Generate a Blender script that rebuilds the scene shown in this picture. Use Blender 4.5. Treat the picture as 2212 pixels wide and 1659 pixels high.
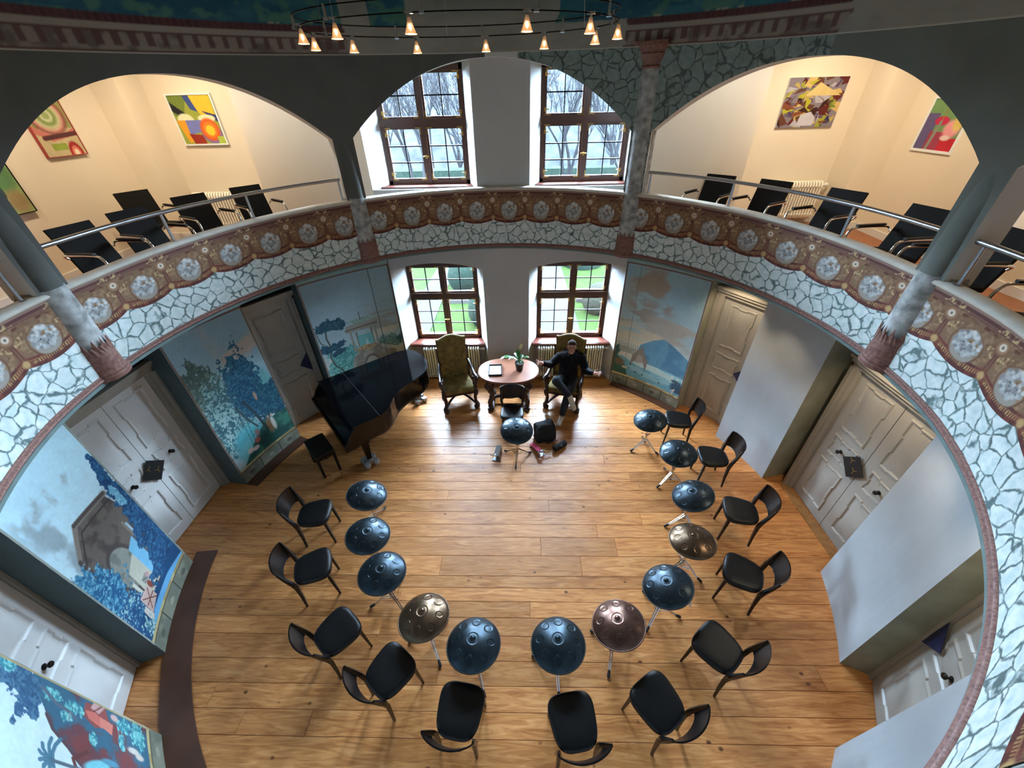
import bpy, bmesh, math, random
import numpy as np
from mathutils import Vector, Matrix

random.seed(7)
rng = np.random.default_rng(11)
scene = bpy.context.scene
C = scene.collection
PI = math.pi
for o in list(bpy.data.objects):
    bpy.data.objects.remove(o)

# ------------------------------------------------------------------ camera
# phone ultra-wide lens held over the gallery parapet, 4.8 m above the floor
FPX, PITCH, ROLL, YAW, CAM_H = 831.0, 0.62392, 0.02449, 0.03254, 4.8
def camera_axes():
    cp, sp = math.cos(PITCH), math.sin(PITCH)
    r, d, f = Vector((1, 0, 0)), Vector((0, -sp, -cp)), Vector((0, cp, -sp))
    cr, sr = math.cos(ROLL), math.sin(ROLL)
    r2, d2 = cr * r + sr * d, -sr * r + cr * d
    Z = Matrix.Rotation(YAW, 3, 'Z')
    return Z @ r2, Z @ d2, Z @ f
cr_, cd_, cf_ = camera_axes()
cam = bpy.data.cameras.new('camera')
cam.sensor_width = 36.0
cam.lens = FPX / 2212.0 * 36.0
cam.clip_start = 0.02
cam.clip_end = 200
camo = bpy.data.objects.new('camera', cam)
C.objects.link(camo)
camo.matrix_world = Matrix(((cr_.x, -cd_.x, -cf_.x, 0), (cr_.y, -cd_.y, -cf_.y, 0), (cr_.z, -cd_.z, -cf_.z, CAM_H), (0, 0, 0, 1)))
scene.camera = camo

# ------------------------------------------------------------------ light and view
scene.view_settings.view_transform = 'Standard'
scene.view_settings.look = 'None'
scene.view_settings.exposure = 0.0
scene.view_settings.gamma = 1.0
scene.view_settings.use_curve_mapping = False
scene.cycles.use_denoising = True
scene.cycles.max_bounces = 8
scene.cycles.diffuse_bounces = 4
scene.cycles.glossy_bounces = 3
scene.cycles.caustics_reflective = False
scene.cycles.caustics_refractive = False
scene.cycles.sample_clamp_indirect = 6.0
SKY = 235.0
world = bpy.data.worlds.new('overcast_sky')
scene.world = world
world.use_nodes = True
bg = world.node_tree.nodes['Background']
bg.inputs[0].default_value = (0.56, 0.77, 1.0, 1)
bg.inputs[1].default_value = SKY
def portal(name, loc, sx, sz):
    l = bpy.data.lights.new(name, 'AREA'); l.shape = 'RECTANGLE'; l.size = sx; l.size_y = sz
    l.cycles.is_portal = True
    o = bpy.data.objects.new(name, l); C.objects.link(o)
    o.location = loc; o.rotation_euler = (-PI / 2, 0, 0)      # faces -y, into the room
    return o
for px in (-1.515, 0.985):
    portal('window_daylight', (px, 7.42, 1.66), 1.4, 1.7)
    portal('window_daylight', (px, 7.42, 4.55), 1.4, 1.65)
def lamp(name, loc, power, color, radius=0.03, spot=None, target=None, blend=0.6):
    l = bpy.data.lights.new(name, 'SPOT' if spot else 'POINT')
    l.energy = power; l.color = color; l.shadow_soft_size = radius
    o = bpy.data.objects.new(name, l); C.objects.link(o); o.location = loc
    if spot:
        l.spot_size = spot; l.spot_blend = blend
        o.rotation_euler = (Vector(target) - Vector(loc)).to_track_quat('-Z', 'Y').to_euler()
    return o
WARM = (1.0, 0.8, 0.54)

# ------------------------------------------------------------------ helpers
def lin(c):
    c = np.asarray(c, float)
    if c.max() > 1.001: c = c / 255.0
    return np.where(c <= 0.04045, c / 12.92, ((c + 0.055) / 1.055) ** 2.4)
def rgba(c): return tuple(float(v) for v in lin(c)) + (1.0,)

class MB:
    """collects geometry for ONE mesh object"""
    def __init__(s): s.v = []; s.f = []; s.m = []; s.uv = None
    def add(s, vs, fs, mi=0):
        n = len(s.v); s.v += [tuple(map(float, p)) for p in vs]
        for f in fs: s.f.append(tuple(i + n for i in f)); s.m.append(mi)
        return s
    def box(s, c, d, rz=0, mi=0, R=None):
        x, y, z = d[0] / 2, d[1] / 2, d[2] / 2
        M = R if R is not None else Matrix.Rotation(rz, 3, 'Z')
        vs = [Vector(c) + M @ Vector(p) for p in ((-x, -y, -z), (x, -y, -z), (x, y, -z), (-x, y, -z), (-x, -y, z), (x, -y, z), (x, y, z), (-x, y, z))]
        return s.add(vs, [(0, 3, 2, 1), (4, 5, 6, 7), (0, 1, 5, 4), (1, 2, 6, 5), (2, 3, 7, 6), (3, 0, 4, 7)], mi)
    def bar(s, a, b, w, h, up=(0, 0, 1), mi=0, w2=None, h2=None):
        a, b = Vector(a), Vector(b); d = (b - a).normalized(); up = Vector(up)
        sd = d.cross(up)
        if sd.length < 1e-4: sd = d.cross(Vector((0, 1, 0)))
        sd.normalize(); u = sd.cross(d)
        vs = []
        for p, ww, hh in ((a, w, h), (b, w2 or w, h2 or h)):
            for i, j in ((-1, -1), (1, -1), (1, 1), (-1, 1)): vs.append(p + sd * (i * ww / 2) + u * (j * hh / 2))
        return s.add(vs, [(3, 2, 1, 0), (4, 5, 6, 7), (0, 1, 5, 4), (1, 2, 6, 5), (2, 3, 7, 6), (3, 0, 4, 7)], mi)
    def tube(s, path, r, n=8, closed=False, mi=0, flat=None):
        P = [Vector(p) for p in path]; m = len(P)
        rad = r if hasattr(r, '__len__') else [r] * m
        vs = []; ref = None
        for i, p in enumerate(P):
            if closed: t = P[(i + 1) % m] - P[i - 1]
            else: t = P[min(i + 1, m - 1)] - P[max(i - 1, 0)]
            t.normalize()
            if ref is None:
                ref = t.orthogonal().normalized() if flat is None else Vector(flat)
            a = (ref - t * ref.dot(t))
            a = a.normalized() if a.length > 1e-5 else t.orthogonal().normalized()
            ref = a; b = t.cross(a)
            for k in range(n):
                an = 2 * PI * k / n
                vs.append(p + (a * math.cos(an) + b * math.sin(an)) * rad[i])
        fs = []
        for i in range(m if closed else m - 1):
            j = (i + 1) % m
            for k in range(n):
                k2 = (k + 1) % n
                fs.append((i * n + k, i * n + k2, j * n + k2, j * n + k))
        if not closed:
            fs.append(tuple(range(n))[::-1]); fs.append(tuple((m - 1) * n + k for k in range(n)))
        return s.add(vs, fs, mi)
    def lathe(s, prof, n=24, c=(0, 0, 0), R=None, mi=0, a0=0.0, a1=2 * PI, sx=1, sy=1):
        full = abs(a1 - a0 - 2 * PI) < 1e-6
        k = n if full else n + 1
        vs = []
        M = R if R is not None else Matrix.Identity(3)
        for r, z in prof:
            for i in range(k):
                a = a0 + (a1 - a0) * i / n
                vs.append(Vector(c) + M @ Vector((r * math.cos(a) * sx, r * math.sin(a) * sy, z)))
        fs = []
        for j in range(len(prof) - 1):
            for i in range(n):
                i2 = (i + 1) % k
                fs.append((j * k + i, j * k + i2, (j + 1) * k + i2, (j + 1) * k + i))
        if full:
            if prof[0][0] > 1e-6: fs.append(tuple(range(k))[::-1])
            if prof[-1][0] > 1e-6: fs.append(tuple((len(prof) - 1) * k + i for i in range(k)))
        return s.add(vs, fs, mi)
    def ball(s, c, r, n=12, m=8, R=None, mi=0):
        rr = r if hasattr(r, '__len__') else (r, r, r)
        M = R if R is not None else Matrix.Identity(3)
        vs = [Vector(c) + M @ Vector((0, 0, -rr[2]))]
        for j in range(1, m):
            t = -PI / 2 + PI * j / m
            for i in range(n):
                a = 2 * PI * i / n
                vs.append(Vector(c) + M @ Vector((rr[0] * math.cos(t) * math.cos(a), rr[1] * math.cos(t) * math.sin(a), rr[2] * math.sin(t))))
        vs.append(Vector(c) + M @ Vector((0, 0, rr[2])))
        fs = [(0, 1 + (i + 1) % n, 1 + i) for i in range(n)]
        for j in range(m - 2):
            for i in range(n):
                i2 = (i + 1) % n; b = 1 + j * n
                fs.append((b + i, b + i2, b + n + i2, b + n + i))
        L = len(vs) - 1; b = 1 + (m - 2) * n
        fs += [(b + i, b + (i + 1) % n, L) for i in range(n)]
        return s.add(vs, fs, mi)
    def capsule(s, a, b, ra, rb, n=12, mi=0):
        a, b = Vector(a), Vector(b)
        s.ball(a, ra, n, 8, mi=mi); s.ball(b, rb, n, 8, mi=mi)
        return s.tube([a, b], [ra, rb], n, mi=mi)
    def prism(s, poly, z0, z1, mi=0):
        n = len(poly)
        vs = [(p[0], p[1], z0) for p in poly] + [(p[0], p[1], z1) for p in poly]
        ar = sum(poly[i][0] * poly[(i + 1) % n][1] - poly[(i + 1) % n][0] * poly[i][1] for i in range(n))
        fs = [tuple(range(n))[::-1], tuple(range(n, 2 * n))] + [(i, (i + 1) % n, n + (i + 1) % n, n + i) for i in range(n)]
        if ar < 0: fs = [f[::-1] for f in fs]
        return s.add(vs, fs, mi)
    def extrude(s, poly3, off, mi=0):
        n = len(poly3); off = Vector(off)
        vs = [Vector(p) for p in poly3] + [Vector(p) + off for p in poly3]
        return s.add(vs, [tuple(range(n))[::-1], tuple(range(n, 2 * n))] + [(i, (i + 1) % n, n + (i + 1) % n, n + i) for i in range(n)], mi)
    def grid(s, fn, us, ws, mi=0, close=False):
        nu, nw = len(us), len(ws)
        vs = [fn(u, w) for w in ws for u in us]
        fs = [(j * nu + i, j * nu + i + 1, (j + 1) * nu + i + 1, (j + 1) * nu + i) for j in range(nw - 1) for i in range(nu - 1)]
        return s.add(vs, fs, mi)
    def mesh(s, name, mats, smooth=None, fix=False):
        me = bpy.data.meshes.new(name)
        me.from_pydata(s.v, [], s.f)
        mats = mats if isinstance(mats, (list, tuple)) else [mats]
        for m in mats: me.materials.append(m)
        if len(mats) > 1: me.polygons.foreach_set('material_index', s.m)
        if fix:
            bm = bmesh.new(); bm.from_mesh(me); bmesh.ops.recalc_face_normals(bm, faces=bm.faces); bm.to_mesh(me); bm.free()
        if smooth is not None:
            me.shade_smooth(); me.set_sharp_from_angle(angle=math.radians(smooth))
        me.update()
        return me
    def obj(s, name, mats, parent=None, smooth=None, loc=None, fix=True):
        return link(name, s.mesh(name, mats, smooth, fix), parent, loc)
def link(name, me, parent=None, loc=None):
    o = bpy.data.objects.new(name, me); C.objects.link(o)
    if parent is not None: o.parent = parent
    if loc is not None: o.location = loc
    return o
def tag(o, label, cat, group=None):
    o['label'] = label; o['category'] = cat
    if group: o['group'] = group
    return o
def struct(o, label=None):
    o['kind'] = 'structure'
    if label: o['label'] = label
    return o
def thing(name, label, cat, loc=(0, 0, 0), rz=0, group=None):
    o = bpy.data.objects.new(name, None); C.objects.link(o)
    o.empty_display_size = 0.1
    o.location = loc; o.rotation_euler = (0, 0, rz)
    return tag(o, label, cat, group)
def copy_tree(o, parent=None):
    c = o.copy(); C.objects.link(c); c.parent = parent
    for ch in list(o.children): copy_tree(ch, c)
    return c
def smooth_path(pts, n=6, closed=False):
    P = [Vector(p) for p in pts]; m = len(P); out = []
    for i in range(m if closed else m - 1):
        p0 = P[i - 1] if (i > 0 or closed) else P[0]
        p1 = P[i]; p2 = P[(i + 1) % m]
        p3 = P[(i + 2) % m] if (i + 2 < m or closed) else P[-1]
        for k in range(n):
            t = k / n
            out.append(0.5 * ((2 * p1) + (p2 - p0) * t + (2 * p0 - 5 * p1 + 4 * p2 - p3) * t * t + (3 * p1 - p0 - 3 * p2 + p3) * t ** 3))
    if not closed: out.append(P[-1])
    return out
def lerp(a, b, t): return a + (b - a) * t

# ------------------------------------------------------------------ materials
def new_mat(name):
    m = bpy.data.materials.new(name); m.use_nodes = True
    nt = m.node_tree; b = nt.nodes['Principled BSDF']
    return m, nt, b
def nd(nt, kind, **kw):
    n = nt.nodes.new(kind)
    for k, v in kw.items(): setattr(n, k, v)
    return n
def plain(name, col, rough=0.5, metal=0.0, spec=0.5, var=0.0, scale=8.0, bump=0.0, bscale=60.0, coat=0.0, col2=None):
    """a surface with slight procedural mottling and optional fine relief"""
    m, nt, b = new_mat(name)
    b.inputs['Roughness'].default_value = rough; b.inputs['Metallic'].default_value = metal
    b.inputs['Specular IOR Level'].default_value = spec
    b.inputs['Coat Weight'].default_value = coat
    c = rgba(col)
    tc = nd(nt, 'ShaderNodeTexCoord')
    if var > 0 or col2 is not None:
        no = nd(nt, 'ShaderNodeTexNoise'); no.inputs['Scale'].default_value = scale; no.inputs['Detail'].default_value = 5
        nt.links.new(tc.outputs['Object'], no.inputs['Vector'])
        cr = nd(nt, 'ShaderNodeValToRGB')
        cr.color_ramp.elements[0].position = 0.3; cr.color_ramp.elements[1].position = 0.7
        c2 = rgba(col2) if col2 is not None else tuple(v * (1 - var) for v in c[:3]) + (1,)
        cr.color_ramp.elements[0].color = c2; cr.color_ramp.elements[1].color = c
        nt.links.new(no.outputs['Fac'], cr.inputs[0]); nt.links.new(cr.outputs[0], b.inputs['Base Color'])
    else:
        b.inputs['Base Color'].default_value = c
    if bump > 0:
        n2 = nd(nt, 'ShaderNodeTexNoise'); n2.inputs['Scale'].default_value = bscale; n2.inputs['Detail'].default_value = 3
        nt.links.new(tc.outputs['Object'], n2.inputs['Vector'])
        bp = nd(nt, 'ShaderNodeBump'); bp.inputs['Strength'].default_value = bump; bp.inputs['Distance'].default_value = 0.01
        nt.links.new(n2.outputs['Fac'], bp.inputs['Height']); nt.links.new(bp.outputs[0], b.inputs['Normal'])
    return m
def painted(name, rough=0.75, spec=0.25):
    """flat paint taken from the mesh's colour attribute"""
    m, nt, b = new_mat(name)
    a = nd(nt, 'ShaderNodeAttribute', attribute_name='paint')
    nt.links.new(a.outputs['Color'], b.inputs['Base Color'])
    b.inputs['Roughness'].default_value = rough; b.inputs['Specular IOR Level'].default_value = spec
    return m
def marble_cells(name, base, base2, vein, scale, rough=0.5, dark=0.0):
    """painted breccia marble: pale rounded cells in dark veins (uv in metres)"""
    m, nt, b = new_mat(name)
    tc = nd(nt, 'ShaderNodeTexCoord')
    no = nd(nt, 'ShaderNodeTexNoise'); no.inputs['Scale'].default_value = 7; no.inputs['Detail'].default_value = 4
    nt.links.new(tc.outputs['UV'], no.inputs['Vector'])
    mx = nd(nt, 'ShaderNodeMix', data_type='VECTOR'); mx.inputs[0].default_value = 0.085
    nt.links.new(tc.outputs['UV'], mx.inputs[4]); nt.links.new(no.outputs['Color'], mx.inputs[5])
    vo = nd(nt, 'ShaderNodeTexVoronoi', feature='DISTANCE_TO_EDGE'); vo.inputs['Scale'].default_value = scale
    vc = nd(nt, 'ShaderNodeTexVoronoi'); vc.inputs['Scale'].default_value = scale
    nt.links.new(mx.outputs[1], vo.inputs['Vector']); nt.links.new(mx.outputs[1], vc.inputs['Vector'])
    r1 = nd(nt, 'ShaderNodeValToRGB')
    r1.color_ramp.elements[0].position = 0.008; r1.color_ramp.elements[0].color = (1, 1, 1, 1)
    r1.color_ramp.elements[1].position = 0.075; r1.color_ramp.elements[1].color = (0, 0, 0, 1)
    nw = nd(nt, 'ShaderNodeTexNoise'); nw.inputs['Scale'].default_value = 11; nw.inputs['Detail'].default_value = 4
    nt.links.new(tc.outputs['UV'], nw.inputs['Vector'])
    mw = nd(nt, 'ShaderNodeMapRange'); mw.inputs[1].default_value = .3; mw.inputs[2].default_value = .75; mw.inputs[3].default_value = -.035; mw.inputs[4].default_value = .05
    nt.links.new(nw.outputs['Fac'], mw.inputs[0])
    sb = nd(nt, 'ShaderNodeMath', operation='SUBTRACT'); nt.links.new(vo.outputs['Distance'], sb.inputs[0]); nt.links.new(mw.outputs[0], sb.inputs[1])
    nt.links.new(sb.outputs[0], r1.inputs[0])
    n3 = nd(nt, 'ShaderNodeTexNoise'); n3.inputs['Scale'].default_value = 14; n3.inputs['Detail'].default_value = 6
    nt.links.new(tc.outputs['UV'], n3.inputs['Vector'])
    cm = nd(nt, 'ShaderNodeMix', data_type='RGBA')
    cm.inputs[6].default_value = rgba(base); cm.inputs[7].default_value = rgba(base2)
    r3 = nd(nt, 'ShaderNodeValToRGB'); r3.color_ramp.elements[0].position = 0.35; r3.color_ramp.elements[1].position = 0.68
    nt.links.new(n3.outputs['Fac'], r3.inputs[0]); nt.links.new(r3.outputs[0], cm.inputs[0])
    hv = nd(nt, 'ShaderNodeMix', data_type='RGBA', blend_type='MULTIPLY'); hv.inputs[0].default_value = 0.16
    nt.links.new(cm.outputs[2], hv.inputs[6]); bw = nd(nt, 'ShaderNodeRGBToBW'); nt.links.new(vc.outputs['Color'], bw.inputs[0]); nt.links.new(bw.outputs[0], hv.inputs[7])
    fin = nd(nt, 'ShaderNodeMix', data_type='RGBA'); fin.inputs[7].default_value = rgba(vein)
    nt.links.new(r1.outputs[0], fin.inputs[0]); nt.links.new(hv.outputs[2], fin.inputs[6])
    nt.links.new(fin.outputs[2], b.inputs['Base Color'])
    b.inputs['Roughness'].default_value = rough
    return m
def glass_mat(name, tint=(1, 1, 1)):
    m, nt, b = new_mat(name)
    nt.nodes.remove(b)
    tr = nd(nt, 'ShaderNodeBsdfTransparent'); tr.inputs[0].default_value = tint + (1,)
    gl = nd(nt, 'ShaderNodeBsdfGlossy'); gl.inputs['Roughness'].default_value = 0.02
    mx = nd(nt, 'ShaderNodeMixShader'); mx.inputs[0].default_value = 0.05
    nt.links.new(tr.outputs[0], mx.inputs[1]); nt.links.new(gl.outputs[0], mx.inputs[2])
    nt.links.new(mx.outputs[0], nt.nodes['Material Output'].inputs[0])
    return m
def wood_planks():
    m, nt, b = new_mat('pine_planks')
    tc = nd(nt, 'ShaderNodeTexCoord'); oi = nd(nt, 'ShaderNodeObjectInfo')
    geo = nd(nt, 'ShaderNodeNewGeometry')
    mp = nd(nt, 'ShaderNodeMapping'); mp.inputs['Scale'].default_value = (1.1, 9.0, 9.0)
    off = nd(nt, 'ShaderNodeVectorMath', operation='ADD')
    sc = nd(nt, 'ShaderNodeVectorMath', operation='SCALE'); sc.inputs[3].default_value = 37.0
    cmb = nd(nt, 'ShaderNodeCombineXYZ')
    for i in range(3): nt.links.new(oi.outputs['Random'], cmb.inputs[i])
    nt.links.new(cmb.outputs[0], sc.inputs[0])
    nt.links.new(geo.outputs['Position'], off.inputs[0]); nt.links.new(sc.outputs[0], off.inputs[1])
    nt.links.new(off.outputs[0], mp.inputs['Vector'])
    n1 = nd(nt, 'ShaderNodeTexNoise'); n1.inputs['Scale'].default_value = 2.2; n1.inputs['Detail'].default_value = 8; n1.inputs['Distortion'].default_value = 1.6
    nt.links.new(mp.outputs[0], n1.inputs['Vector'])
    cr = nd(nt, 'ShaderNodeValToRGB')
    e = cr.color_ramp.elements
    e[0].position = 0.25; e[0].color = rgba((160, 94, 48)); e[1].position = 0.75; e[1].color = rgba((228, 164, 104))
    k = cr.color_ramp.elements.new(0.5); k.color = rgba((200, 132, 74))
    nt.links.new(n1.outputs['Fac'], cr.inputs[0])
    # knots: sparse dark oval spots
    mk = nd(nt, 'ShaderNodeMapping'); mk.inputs['Scale'].default_value = (2.3, 3.4, 3.0)
    nt.links.new(off.outputs[0], mk.inputs['Vector'])
    vo = nd(nt, 'ShaderNodeTexVoronoi'); vo.inputs['Scale'].default_value = 1.5; vo.inputs['Randomness'].default_value = 1.0
    nt.links.new(mk.outputs[0], vo.inputs['Vector'])
    rk = nd(nt, 'ShaderNodeValToRGB'); rk.color_ramp.elements[0].position = 0.05; rk.color_ramp.elements[0].color = (1, 1, 1, 1)
    rk.color_ramp.elements[1].position = 0.105; rk.color_ramp.elements[1].color = (0, 0, 0, 1)
    nt.links.new(vo.outputs['Distance'], rk.inputs[0])
    mk2 = nd(nt, 'ShaderNodeMix', data_type='RGBA'); mk2.inputs[7].default_value = rgba((104, 60, 34))
    nt.links.new(rk.outputs[0], mk2.inputs[0]); nt.links.new(cr.outputs[0], mk2.inputs[6])
    hs = nd(nt, 'ShaderNodeHueSaturation')
    mr = nd(nt, 'ShaderNodeMapRange'); mr.inputs[3].default_value = 0.78; mr.inputs[4].default_value = 1.12
    nt.links.new(oi.outputs['Random'], mr.inputs[0]); nt.links.new(mr.outputs[0], hs.inputs['Value'])
    nt.links.new(mk2.outputs[2], hs.inputs['Color']); nt.links.new(hs.outputs[0], b.inputs['Base Color'])
    # worn varnish: gloss varies in patches
    n2 = nd(nt, 'ShaderNodeTexNoise'); n2.inputs['Scale'].default_value = 5; n2.inputs['Detail'].default_value = 6
    nt.links.new(mp.outputs[0], n2.inputs['Vector'])
    rr = nd(nt, 'ShaderNodeMapRange'); rr.inputs[1].default_value = 0.3; rr.inputs[2].default_value = 0.7; rr.inputs[3].default_value = 0.25; rr.inputs[4].default_value = 0.46
    nt.links.new(n2.outputs['Fac'], rr.inputs[0]); nt.links.new(rr.outputs[0], b.inputs['Roughness'])
    b.inputs['Specular IOR Level'].default_value = 0.5
    bp = nd(nt, 'ShaderNodeBump'); bp.inputs['Strength'].default_value = 0.25; bp.inputs['Distance'].default_value = 0.004
    nt.links.new(n2.outputs['Fac'], bp.inputs['Height']); nt.links.new(bp.outputs[0], b.inputs['Normal'])
    return m

M = dict(
    plank=wood_planks(),
    gap=plain('floor_void', (40, 24, 14), 0.9),
    curb=plain('brown_board', (92, 58, 42), 0.45, var=0.25, scale=5, bump=0.1),
    oak=plain('oak_threshold', (170, 122, 74), 0.5, var=0.35, scale=14, bump=0.1),
    lime=plain('lime_plaster', (205, 207, 205), 0.85, spec=0.2, var=0.12, scale=2.2, bump=0.15, bscale=30),
    wallw=plain('window_wall_plaster', (192, 192, 190), 0.85, spec=0.2, var=0.06, scale=2, bump=0.08, bscale=40),
    hill=plain('bare_wood_slope', (23, 25, 27), 0.95, spec=0.01, scale=.9, col2=(13, 14, 15), bump=0.0),
    white=plain('white_plaster', (222, 222, 220), 0.85, spec=0.2, var=0.05, scale=2, bump=0.08, bscale=40),
    cream=plain('cream_plaster', (228, 218, 200), 0.85, spec=0.2, var=0.04, scale=2, bump=0.06, bscale=40),
    pierwhite=plain('blue_grey_limewash', (176, 181, 184), 0.7, spec=0.25, var=0.16, scale=1.8, bump=0.12, bscale=25),
    revealL=plain('slate_teal_paint', (84, 98, 98), 0.7, var=0.25, scale=3),
    revealR=plain('olive_grey_faux_marble', (158, 155, 132), 0.55, var=0.3, scale=3.5),
    darkgrey=plain('dark_grey_distemper', (94, 96, 93), 0.9, spec=0.15, var=0.14, scale=3, bump=0.1),
    greycol=plain('grey_marbled_paint', (186, 188, 186), 0.7, spec=0.3, scale=11, col2=(112, 112, 108)),
    burg=plain('burgundy_paint', (98, 58, 52), 0.6, scale=30, col2=(138, 98, 84)),
    rope=plain('burgundy_moulding', (104, 66, 60), 0.55, scale=60, col2=(150, 110, 98)),
    tealstrip=plain('pale_teal_paint', (104, 124, 122), 0.7, var=0.3, scale=6),
    ledge=plain('worn_pale_ledge', (214, 208, 194), 0.7, var=0.22, scale=6, bump=0.1),
    soffit=plain('grey_soffit', (120, 128, 128), 0.9, var=0.1, scale=3),
    marble=marble_cells('painted_breccia', (218, 226, 223), (184, 204, 203), (78, 100, 100), 8.0),
    marbledark=marble_cells('painted_breccia_upper', (132, 150, 146), (110, 130, 128), (58, 72, 72), 7.5),
    paint=painted('mural_paint'),
    artpaint=painted('canvas_paint', 0.6),
    door=plain('grey_door_paint', (166, 161, 152), 0.32, spec=0.55, var=0.12, scale=4, bump=0.05, bscale=50),
    doorwhite=plain('white_door_paint', (218, 216, 212), 0.36, spec=0.5, var=0.08, scale=4, bump=0.05),
    casing=plain('casing_paint', (164, 157, 144), 0.4, var=0.15, scale=5),
    iron=plain('black_iron', (22, 20, 20), 0.4, metal=0.3),
    black=plain('matt_black', (16, 15, 16), 0.5),
    winwood=plain('dark_window_oak', (76, 44, 30), 0.4, var=0.35, scale=20, bump=0.1),
    sill=plain('red_brown_sill', (92, 46, 34), 0.3, spec=0.5, var=0.25, scale=9),
    brass=plain('brass', (206, 168, 92), 0.35, metal=0.9),
    lead=plain('glazing_bar', (14, 12, 12), 0.6, spec=0.1),
    glass=glass_mat('window_glass'),
    radiator=plain('ivory_radiator', (236, 233, 220), 0.4, spec=0.5),
    steel=plain('brushed_steel', (176, 178, 182), 0.28, metal=1.0),
    chrome=plain('chrome', (222, 222, 224), 0.1, metal=1.0),
    rubber=plain('black_rubber', (18, 18, 18), 0.6),
    leather=plain('black_leather', (13, 13, 14), 0.36, spec=0.35, bump=0.15, bscale=180),
    greyleather=plain('gallery_leather', (20, 19, 18), 0.7, spec=0.1, bump=0.1, bscale=150),
    blackwood=plain('black_lacquer_wood', (13, 11, 12), 0.28, spec=0.4),
    seatwood=plain('dark_seat_edge', (70, 60, 56), 0.4),
    piano=plain('piano_black', (6, 6, 8), 0.1, spec=0.3),
    pianosat=plain('satin_black', (12, 11, 12), 0.35),
    dolly=plain('grey_dolly_metal', (178, 180, 184), 0.35, metal=0.6),
    carved=plain('carved_walnut', (58, 34, 24), 0.38, spec=0.5, scale=25, col2=(38, 22, 17), bump=0.3, bscale=70),
    velvet=plain('olive_velvet', (142, 120, 68), 0.85, spec=0.2, scale=13, col2=(96, 80, 44), bump=0.25, bscale=40),
    backlit_edge=plain('backlit_edge_trim', (186, 174, 132), 0.8),  # pale tone stands in for backlight along the top of the chair backs
    tabletop=plain('walnut_table_top', (132, 84, 62), 0.42, spec=0.35, scale=11, col2=(124, 76, 56)),
    paper=plain('white_paper', (226, 232, 236), 0.8),
    leaf=plain('peace_lily_leaf', (70, 118, 58), 0.4, spec=0.5, scale=14, col2=(44, 86, 44)),
    spathe=plain('pale_spathe', (196, 208, 150), 0.5),
    soil=plain('potting_soil', (44, 32, 26), 0.95, bump=0.6),
    grass=plain('lawn', (17, 24, 8), 0.95, spec=0.01, scale=3, col2=(12, 19, 6), bump=0.3, bscale=30),
    gravel=plain('gravel', (26, 26, 25), 0.95, spec=0.01, scale=40, col2=(20, 20, 19)),
    hedge=plain('clipped_yew', (12, 18, 14), 0.95, spec=0.01, scale=14, col2=(7, 11, 9), bump=1.0, bscale=40),
    hedge2=plain('dry_hedge', (23, 22, 18), 0.95, spec=0.01, scale=16, col2=(14, 15, 11), bump=1.0, bscale=40),
    bark=plain('grey_bark', (13, 13, 14), 0.95, spec=0.01),
    stone=plain('pale_stone_edge', (34, 33, 32), 0.9, spec=0.02, var=0.1),
)

# ------------------------------------------------------------------ plan of the round hall
CX, CY = -0.31, 3.24
def nsin(t): return max(0.0, -math.sin(t))
def Rring(t): return 3.49 - 0.17 * max(0.0, -math.sin(t) - 0.3)
def Rpier(t): return 4.15 - 0.45 * nsin(t)
def pol(deg, r, z=None):
    t = math.radians(deg)
    p = (CX + r * math.cos(t), CY + r * math.sin(t))
    return p if z is None else p + (z,)
def zw(deg, z):
    """the upper storey dips slightly towards the sides of the hall"""
    s = math.sin(math.radians(deg)); k = 1 - s if s > 0 else 1.0
    return z - k * float(np.interp(z, [2.9, 3.3, 3.77, 4.05, 4.55, 5.35, 6.0], [0, 0.01, 0.11, 0.07, 0.10, 0.2, 0.2]))
def arc(d0, d1, step=2.0):
    n = max(2, int(abs(d1 - d0) / step) + 1)
    return [d0 + (d1 - d0) * i / (n - 1) for i in range(n)]
def set_uv(me, uvs):
    l = me.uv_layers.new(name='UVMap')
    idx = np.empty(len(me.loops), int); me.loops.foreach_get('vertex_index', idx)
    l.data.foreach_set('uv', np.asarray(uvs, float)[idx].ravel())

# ------------------------------------------------------------------ painting tools (flat paint as colour attributes)
_tab = np.random.default_rng(5).random((256, 256))
def vnoise(x, y, seed=0):
    x = np.asarray(x) + seed * 17.31; y = np.asarray(y) + seed * 9.77
    xi, yi = np.floor(x).astype(int), np.floor(y).astype(int)
    fx, fy = x - xi, y - yi
    fx, fy = fx * fx * (3 - 2 * fx), fy * fy * (3 - 2 * fy)
    a = _tab[xi % 256, yi % 256]; b = _tab[(xi + 1) % 256, yi % 256]; c = _tab[xi % 256, (yi + 1) % 256]; d = _tab[(xi + 1) % 256, (yi + 1) % 256]
    return (a * (1 - fx) + b * fx) * (1 - fy) + (c * (1 - fx) + d * fx) * fy
def fbm(x, y, seed=0, oct=4):
    s = 0; a = 0.5
    for i in range(oct):
        s = s + a * vnoise(x * 2 ** i, y * 2 ** i, seed + i); a *= 0.5
    return s / (1 - 0.5 ** oct)
def sst(a, b, x):
    t = np.clip((x - a) / (b - a), 0, 1); return t * t * (3 - 2 * t)
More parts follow.
